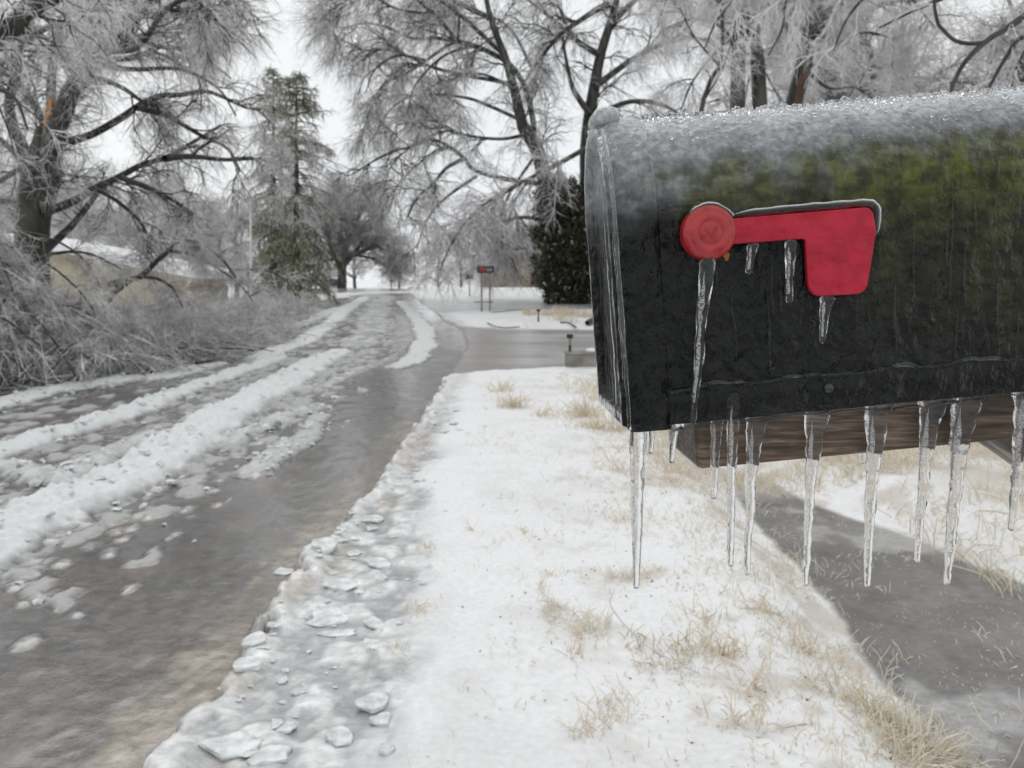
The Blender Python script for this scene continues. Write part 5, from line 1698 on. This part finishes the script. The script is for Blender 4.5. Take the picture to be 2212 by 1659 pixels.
def far_mailbox(u, vtop, Y, label, legs=1, w_=.5, flagc=True, s=1.0):
    t = px(u, vtop, Y); g = np.array([t[0], t[1], Zg(t[0], t[1])])
    rt = empty('roadside_mailbox', g, label, 'mailbox', 'mailboxes along the road')
    hw_, st, dm = .085 * s, .13 * s, .08 * s
    p = arch(hw_, st, dm, 14)
    zb = t[2] - st - dm
    V = np.concatenate([np.stack([np.full(len(p), t[0] + sx), t[1] + p[:, 0], zb + p[:, 1]], 1) for sx in (-w_ / 2, w_ / 2)])
    n_ = len(p)
    F = [(i, n_ + i, n_ + (i + 1) % n_, (i + 1) % n_) for i in range(n_)] + [tuple(range(n_)), tuple(n_ + i for i in range(n_))[::-1]]
    mesh('box', V, F, M['blackpaint'], rt, origin=g, smooth=False)
    if flagc:
        V, F = box_arr(.17 * s, .006, .07 * s, (t[0] - .09, t[1] - hw_ - .006, zb + .11 * s))
        mesh('flag', V, F, M['red'], rt, origin=g, smooth=False)
        V, F = join([box_arr(.03, .004, .055, (t[0] + .06 + k * .05, t[1] - hw_ - .004, zb + .09 * s)) for k in range(3)])
        mesh('lettering', V, F, M['pale'], rt, origin=g, smooth=False)
    for dx in ([-.12, .12] if legs == 2 else [0.0]):
        V, F = box_arr(.05, .05, zb - g[2] + .2, (t[0] + dx, t[1], (zb + g[2] - .2) / 2), .005)
        mesh('post', V, F, M['post_grey'], rt, origin=g, smooth=False)
    if legs == 2:
        V, F = box_arr(.56, .03, .035, (t[0] - .06, t[1] - .04, g[2] + .28))
        mesh('crossbar', V, F, M['post_grey'], rt, origin=g, smooth=False)
    return rt


far_mailbox(1049, 574, 22.5, 'black roadside mailbox on two posts with a red flag, across the driveway', 2, .50)
far_mailbox(1014, 592, 33, 'small dark mailbox on a post left of the two-post mailbox', 1, .28, False)
far_mailbox(845, 604, 46, 'tiny dark mailbox on a post beside the far end of the road', 1, .2, False, .6)

# culvert headwall by the driveway
h0, h1_ = px(1222, 800, 10.0), px(1345, 805, 9.85)
hb = np.array([h0[0], 10.0, Zg(h0[0], 9.6)])
topz = px(1222, 766, 10.0)[2]
L_ = 0.95
rt = empty('culvert_headwall', hb, 'stained concrete culvert headwall at the driveway edge left of the mailbox', 'headwall')
V, F = box_arr(L_, .20, topz - hb[2] + .35, (h0[0] + L_ / 2, 10.1, (topz + hb[2] - .35) / 2), .015)
mesh('wall_block', V, F, M['concrete'], rt, origin=hb, smooth=False)
V, F = box_arr(L_ + .03, .23, .035, (h0[0] + L_ / 2, 10.1, topz + .016), .008)
mesh('coping', V, F, M['concrete'], rt, origin=hb, smooth=False)
for k, (dx, ww) in enumerate(((.34, .16), (.66, .24))):
    V, F = ico(2)
    V = V * np.array([ww / 2, .08, .035]) * (1 + .12 * (fbm(V[:, 0] * 3 + k * 9, V[:, 1] * 3 + V[:, 2] * 2, 4)[:, None] - .5)) + np.array([h0[0] + dx, 10.08, topz + .045])
    tag(mesh('snow_clod', V, F, M['roofsnow']), ['small lump of dirty snow on the left of the concrete headwall', 'larger lump of dirty snow on the right of the concrete headwall'][k], 'snow lump')


def marker(u, vt, vb, Y, label, sc_=1.0):
    t, b = px(u, vt, Y), px(u + 3, vb, Y)
    zb = Zg(b[0], b[1]) if vb > 770 or Y > 15 else b[2]
    g = np.array([b[0], Y, zb])
    rt = empty('marker_post', g, label, 'marker post', 'reflector posts at the culverts')
    V, F = box_arr(.035 * sc_, .03, t[2] - g[2] - .03, (g[0], Y, (t[2] + g[2]) / 2), .004)
    o = mesh('post', V, F, M['post_grey'], rt, origin=g, smooth=False)
    V, F = box_arr(.037 * sc_, .032, (t[2] - g[2]) * .42, (g[0], Y, g[2] + (t[2] - g[2]) * .24), .004)
    mesh('dark_sleeve', V, F, M['blackpaint'], rt, origin=g, smooth=False)
    V, F = box_arr(.085 * sc_, .05, .055 * sc_, (g[0] - .003, Y, t[2] - .027), .008)
    mesh('reflector', V, F, M['blackpaint'], rt, origin=g, smooth=False)


marker(1228, 722, 765, 10.06, 'short marker post with a black head standing on the concrete headwall')
marker(1160, 668, 704, 18.5, 'short marker post with a black head in the dry grass beyond the driveway', 1.1)
marker(1139, 669, 690, 21.5, 'small dark-headed stake just left of the far marker post', 1.0)

# dark fallen sticks on the far verge
for (pp, r, lab) in (([(1000, 0), (0, 0)], 0, None),):
    pass
STK = [([(1052, 698), (1070, 706), (1095, 709), (1122, 707)], .012, 18.6, 'bent dark stick lying in the snow beyond the driveway, left of the dry grass'),
       ([(1062, 675), (1090, 673), (1118, 670), (1135, 669)], .012, 22.0, 'long straight dark stick lying at the edge of the second driveway'),
       ([(1268, 702), (1286, 694), (1310, 690), (1345, 688)], .06, 18.0, 'thick dark log end lying beyond the driveway beside the mailbox door'),
       ([(1210, 698), (1228, 699), (1244, 708)], .02, 18.2, 'short dark stick right of the dry grass clump beyond the driveway')]
for path, r, Y, lab in STK:
    pts = smooth_path([gp(u, v, 0.02) for u, v in path], 14)
    pts[:, 2] = base_h(pts[:, 0], pts[:, 1]) + r * .8 + .02
    V, F = tubes(pts[None], (r * (0.75 + .5 * fbm(np.arange(14) * .8, np.zeros(14), 3)))[None], 7)
    o = mesh('fallen_stick', V, F, M['bark'], origin=pts[0]); o.location = pts[0]
    tag(o, lab, 'stick', 'sticks lying beyond the driveway')

# ------------------------------------------------------------------ ice slabs on the shoulder
def slab(u, v, w_px, d_px, h, tilt, rot, label, seed):
    rg = np.random.default_rng(seed)
    g = gp(u, v, -.02); s_ = g[1] / FPX
    a, b = w_px * s_ / 2, d_px * s_ / 2 * 1.9
    n = 10
    h = h * .42; tilt = (tilt[0] * .6, tilt[1] * .6)
    t = np.sort(np.linspace(0, 2 * math.pi, n, endpoint=False) + rg.uniform(-.24, .24, n))
    rr = 1 + rg.uniform(-.30, .22, n)
    out = np.stack([a * rr * np.cos(t), b * rr * np.sin(t)], 1)
    rings = []
    for k_, (sc_, z_) in enumerate(((.90, 0), (1.0, .2), (1.02, .7), (.96, .95), (.60, 1.0))):
        rings.append(np.concatenate([out * sc_ * (1 + .05 * rg.normal(size=(n, 1))), (np.full((n, 1), z_) + .06 * rg.normal(size=(n, 1))) * h], 1))
    V = np.concatenate(rings + [[[0, 0, h * .98]]])
    F = [(r * n + i, r * n + (i + 1) % n, (r + 1) * n + (i + 1) % n, (r + 1) * n + i) for r in range(4) for i in range(n)]
    F += [tuple(range(n))[::-1]] + [(4 * n + i, 4 * n + (i + 1) % n, 5 * n) for i in range(n)]
    Mx = Matrix.Rotation(rot, 3, 'Z') @ Matrix.Rotation(tilt[0], 3, 'X') @ Matrix.Rotation(tilt[1], 3, 'Y')
    V = V @ np.array(Mx).T
    z = Zg(g[0], g[1])
    import bmesh
    bm = bmesh.new(); vs_ = [bm.verts.new(v) for v in V]
    for f_ in F: bm.faces.new([vs_[i] for i in f_])
    bmesh.ops.triangulate(bm, faces=bm.faces[:])
    bmesh.ops.subdivide_edges(bm, edges=bm.edges[:], cuts=3, smooth=0.25, fractal=0.0, use_grid_fill=True)
    bm.verts.index_update()
    V = np.array([v.co[:] for v in bm.verts]); F = [tuple(v.index for v in f_.verts) for f_ in bm.faces]; bm.free()
    V = V + (h * .16) * np.stack([fbm(V[:, 1] * 90, V[:, 2] * 90 + seed, 4) - .5, fbm(V[:, 0] * 90, V[:, 2] * 90 + seed, 5) - .5, fbm(V[:, 0] * 70, V[:, 1] * 70 + seed, 6) - .5], 1)
    o = mesh('ice_slab', V, F, M['slab'], smooth=True)
    o.location = (g[0], g[1], z - .001 - min(0, V[:, 2].min()) * .25)
    tag(o, label, 'ice slab', 'broken ice slabs on the road shoulder')


SL = [(552, 1412, 62, 30, .03, (0.1, -.25), .3, 'pointed ice slab overhanging the brown water at the road edge'),
      (720, 1342, 104, 52, .022, (.12, .05), .1, 'widest flat ice slab in the middle of the slush'),
      (727, 1378, 98, 14, .018, (.35, .0), .12, 'thin upturned sliver of ice with a dark gap under it'),
      (812, 1358, 46, 34, .02, (.1, .1), .5, 'small pale slab right of the widest flat one'),
      (806, 1402, 50, 40, .018, (.05, -.1), 1.0, 'greyish slab just below the small pale one'),
      (532, 1468, 72, 34, .035, (.1, .1), .1, 'bright white slab sitting on the sandy road edge'),
      (806, 1535, 96, 40, .04, (.2, .3), .75, 'long chunky slab tipped up diagonally next to the clean snow'),
      (824, 1574, 50, 24, .025, (.1, .1), .5, 'little slab tucked below the long diagonal one'),
      (500, 1630, 136, 42, .035, (.15, .1), .18, 'large oblong slab at the lower left of the slush'),
      (582, 1648, 100, 36, .03, (.1, 0), .3, 'cloudy slab right of the large oblong one at the bottom edge'),
      (808, 1132, 58, 24, .025, (.1, .2), .3, 'farthest flat slab, nearly up against the snow bank'),
      (700, 1200, 60, 40, .05, (.2, .1), .6, 'blocky lump on the crest of the slush bank'),
      (818, 1226, 60, 32, .03, (.15, .1), .4, 'angular slab half sunk in grey slush, second farthest'),
      (740, 1276, 78, 28, .03, (.2, .1), .35, 'rounded finger-shaped slab above the widest one'),
      (735, 1604, 62, 34, .03, (.1, .2), .4, 'isolated rough slab in grey slush near the bottom edge'),
      (622, 1590, 46, 20, .02, (.1, .1), .8, 'small slab standing on edge above the oblong ones'),
      (612, 1221, 40, 22, .02, (.05, .05), .2, 'lone lump of ice sitting in the brown water on the road'),
      (835, 1634, 40, 22, .03, (.2, .2), .6, 'bottom right slab against the clean snow')]
for k, s_ in enumerate(SL):
    slab(*s_[:7], s_[7], 300 + k)

# crumbs of slush and ice scattered over road and shoulder
IV1, IF1 = ico(1)
rg = np.random.default_rng(77)
pts = []
for pl_r, hw_, hh, wh in RIDGES[:4] + RIDGES[7:10]:
    for _ in range(int(200 * (hw_ / .3))):
        k = rg.integers(0, len(pl_r) - 1); f = rg.random()
        q = pl_r[k] * (1 - f) + pl_r[k + 1] * f
        o_ = rg.normal(0, hw_ * .72, 2)
        pts.append((q[0] + o_[0], q[1] + o_[1], rg.lognormal(math.log(.016), .5)))
for _ in range(170):
    y_ = rg.uniform(1.6, 7) ; s_ = abs(rg.normal(0, .22))
    pts.append((edge_x(y_) + s_ + .01, y_, rg.lognormal(math.log(.013), .5)))
for _ in range(160):
    y_ = rg.uniform(2.0, 12); s_ = -rg.uniform(.5, 3.5)
    pts.append((edge_x(y_) + s_, y_, rg.lognormal(math.log(.012), .5)))
pts = np.array(pts); pts = pts[(pts[:, 1] > 1.3)]
zz_ = ZAT(pts[:, 0], pts[:, 1])
br = np.clip(pts[:, 2], .003, .045)
S = IV1[None] * (1 + .28 * rg.normal(size=(len(pts), len(IV1), 1))) * np.stack([np.ones(len(pts)), rg.uniform(.6, 1.2, len(pts)), np.where(pts[:, 0] > edge_x(pts[:, 1]), rg.uniform(.12, .35, len(pts)), rg.uniform(.3, .7, len(pts)))], 1)[:, None]
V_ = (np.stack([pts[:, 0], pts[:, 1], zz_ + br * .2], 1)[:, None] + S * br[:, None, None]).reshape(-1, 3)
F_ = (IF1[None] + (np.arange(len(pts)) * len(IV1))[:, None, None]).reshape(-1, 3)
tag(mesh('slush_crumbs', V_, F_, M['slab'], smooth=False), 'crumbs of white slush and ice along the ridges and the shoulder', 'slush', kind='stuff')

# ------------------------------------------------------------------ dry grass
rg = np.random.default_rng(99)
C_, H_, R_, TN = [], [], [], []


def blades(xs, ys, h, r, tint):
    C_.append(np.stack([xs, ys], 1)); H_.append(h); R_.append(r); TN.append(tint)


def scatter(n, x0, x1, y0, y1, dens, h0, h1, r0=.0011, r1=.0019, t0=.35, t1=1.0):
    x, y = rg.uniform(x0, x1, n), rg.uniform(y0, y1, n)
    k = rg.random(n) < dens(x, y)
    x, y = x[k], y[k]; m_ = len(x)
    h = rg.uniform(h0, h1, m_) * (0.5 + rg.random(m_))
    blades(x, y, h, rg.uniform(r0, r1, m_), rg.uniform(t0, t1, m_))


def dl(y): return np.interp(y, DL_Y, DL_X)


clump = lambda s, sd: (lambda x, y: sstep(.52, .72, fbm(x * s, y * s, sd)))
# thin scattering on the snow
scatter(9000, -.35, 1.3, 1.6, 9, lambda x, y: sstep(.46, .74, fbm(x * 5, y * 5, 201)) * .8, .012, .042)
scatter(9000, -.1, 1.3, 1.6, 6, lambda x, y: sstep(-.1, .9, x) * sstep(.40, .66, fbm(x * 3.4, y * 3.4, 231)), .008, .03, .0010, .0018, .2, 1.0)
# dense near the ditch bank
scatter(6500, .2, 1.5, 1.5, 5.2, lambda x, y: np.exp(-((x - dl(y) + .25) / .32) ** 2) * sstep(.42, .62, fbm(x * 5, y * 5, 203)), .03, .075)
scatter(10000, .1, 1.1, 1.6, 3.0, lambda x, y: sstep(.54, .70, fbm(x * 4 + 3, y * 4, 205)) * .8, .025, .07)
# corner tufts lower right
scatter(5000, .9, 1.35, 1.6, 2.15, lambda x, y: sstep(-.35, 0, x - dl(y)) * sstep(.45, .6, fbm(x * 7, y * 7, 207)), .05, .11)
# sticking through the ditch ice
scatter(5000, 1.2, 2.6, 1.6, 5, lambda x, y: sstep(.52, .66, fbm(x * 5, y * 5, 209)) * .7, .012, .045, t0=.6, t1=1.0)
scatter(4500, 1.15, 2.7, 1.5, 5, lambda x, y: .25 + .75 * sstep(.45, .62, fbm(x * 3, y * 3, 233)), .004, .018, .0008, .0016, .75, 1.0)
# far bank and ditch head
scatter(26000, 2.1, 7, 2.0, 10.5, lambda x, y: sstep(.40, .58, fbm(x * 1.8, y * 1.8, 211)) * .8, .06, .16, .0016, .0028, .25, .8)
scatter(12000, .5, 2.6, 4.6, 9.6, lambda x, y: sstep(.44, .62, fbm(x * 2.2, y * 2.2, 213)) * sstep(.3, 1.2, x), .05, .13, .0016, .0026, .25, .75)
# beyond the driveway
scatter(9000, .3, 7, 16.8, 22, lambda x, y: sstep(.48, .6, fbm(x * .8, y * .8, 215)), .10, .28, .004, .006, .2, .6)
# picked-out tufts
for (u, v, sp, n, h, t0, t1) in [(1260, 905, .16, 420, .17, .25, .6), (1290, 930, .14, 260, .14, .25, .6), (1110, 885, .10, 220, .17, .3, .6), (1085, 850, .12, 140, .15, .3, .6), (1165, 905, .07, 60, .13, .3, .6),
                              (1340, 935, .14, 200, .12, .25, .7), (1475, 1420, .07, 150, .055, .0, .5), (1560, 1420, .09, 220, .075, .1, .8), (1380, 1400, .05, 70, .05, 0, .3), (1650, 1330, .10, 140, .08, .3, .8),
                              (1530, 1350, .05, 60, .075, .1, .5), (1630, 1500, .06, 60, .08, .3, .8), (1740, 1390, .07, 120, .09, .2, .7), (1600, 1580, .06, 90, .06, .2, .7), (1830, 1500, .07, 120, .07, .2, .7),
                              (1940, 1580, .07, 150, .09, .4, .9), (2060, 1560, .06, 160, .12, .45, .9), (2150, 1640, .06, 120, .09, .4, .9), (920, 1195, .05, 40, .05, .3, .6), (1022, 1160, .03, 14, .07, .3, .5), (905, 1330, .08, 50, .05, .3, .6),
                              (860, 1410, .05, 40, .06, .4, .8), (1250, 1420, .04, 40, .06, .1, .5), (1130, 1160, .1, 60, .05, .3, .8), (1350, 1130, .12, 150, .06, .2, .8), (1450, 1050, .2, 260, .07, .2, .7), (1640, 1530, .05, 50, .05, .2, .7)]:
    g = gp(u, v, -.02)
    n = int(n * .42); th = rg.random(n) * 6.283; rr = np.abs(rg.normal(0, sp * .95, n))
    blades(g[0] + rr * np.cos(th), g[1] + rr * np.sin(th), rg.uniform(.35, 1.25, n) * h, rg.uniform(.0011, .0019, n) * (1 + .14 * max(0, g[1] - 3)), rg.uniform(t0, t1, n))
C_ = np.concatenate(C_); H_ = np.concatenate(H_); R_ = np.concatenate(R_); TN = np.concatenate(TN)
onroad = C_[:, 0] < edge_x(C_[:, 1]) + .35
ondrive = (C_[:, 1] > 9.7) & (C_[:, 1] < 16.7)
k = ~(onroad | ondrive)
C_, H_, R_, TN = C_[k], H_[k], R_[k], TN[k]
n = len(C_)
z = ZAT(C_[:, 0], C_[:, 1])
K = 5
az = rg.random(n) * 6.283
lean = np.abs(rg.normal(0, .55, n))
d = np.stack([np.cos(az) * np.sin(lean), np.sin(az) * np.sin(lean), np.cos(lean)], 1)
P = np.empty((n, K, 3)); p = np.stack([C_[:, 0], C_[:, 1], z - .004], 1); P[:, 0] = p
for i in range(1, K):
    d = d + rg.normal(size=(n, 3)) * .13 + np.stack([np.cos(az) * .14, np.sin(az) * .14, np.full(n, -.06)], 1)
    d /= np.linalg.norm(d, axis=1, keepdims=True)
    p = p + d * (H_ / (K - 1))[:, None]; P[:, i] = p
RR = R_[:, None] * np.array([1, 1.05, 1, .85, .6])[None]
V_, F_ = tubes(P, RR, 4)
tag(mesh('dry_grass', V_, F_, M['grass'], attrs=dict(tint=np.repeat(TN, K * 4)), smooth=True), 'straw coloured grass blades sheathed in ice, poking through the snow', 'grass', kind='stuff')

# curled single twigs in the snow
TW = [([(1510, 1457, 0), (1440, 1420, .01), (1390, 1390, .03), (1345, 1345, .07), (1318, 1305, .12), (1325, 1280, .15)], 'curved ice coated twig rising left of the grass clump under the icicles'),
      ([(1770, 1400, 0), (1740, 1350, .03), (1722, 1330, .06), (1728, 1300, .09), (1738, 1270, .13)], 'upright forked-off twig right of the long icicles'),
      ([(1600, 1320, 0), (1660, 1335, .02), (1690, 1325, .04), (1705, 1295, .07)], 'curled grey twig lying beside the upright one'),
      ([(1635, 1600, 0), (1660, 1565, .03), (1690, 1570, .04), (1740, 1605, .0)], 'looped thin twig arching over the snow near the bottom')]
for path, lab in TW:
    g0 = gp(path[0][0], path[0][1], -.01)
    pts = smooth_path([px(u, v, g0[1] + .02 * i) for i, (u, v, h) in enumerate(path)], 16)
    pts[:, 2] = np.maximum(pts[:, 2], ZAT(pts[:, 0], pts[:, 1]) + .002)
    V, F = tubes(pts[None], np.linspace(.0026, .0018, 16)[None], 7)
    o = mesh('iced_twig', V, F, M['twig_near'], origin=pts[0]); o.location = pts[0]
    tag(o, lab, 'twig')

# scraps of dark leaf litter
rg = np.random.default_rng(123)
lit = []
for _ in range(260):
    y_ = rg.uniform(1.7, 4.8); x_ = rg.uniform(-.2, 1.3)
    lit.append((x_, y_, Zg(x_, y_) + .004, rg.uniform(.003, .008)))
V_, F_ = leaf_cloud(np.array([(a, b, c, .004) for a, b, c, d in lit]), 1, .012, rg)
tag(mesh('leaf_litter', V_, F_, M['old_wood'], smooth=False), 'tiny brown leaf scraps and seeds speckling the snow', 'leaf litter', kind='stuff')
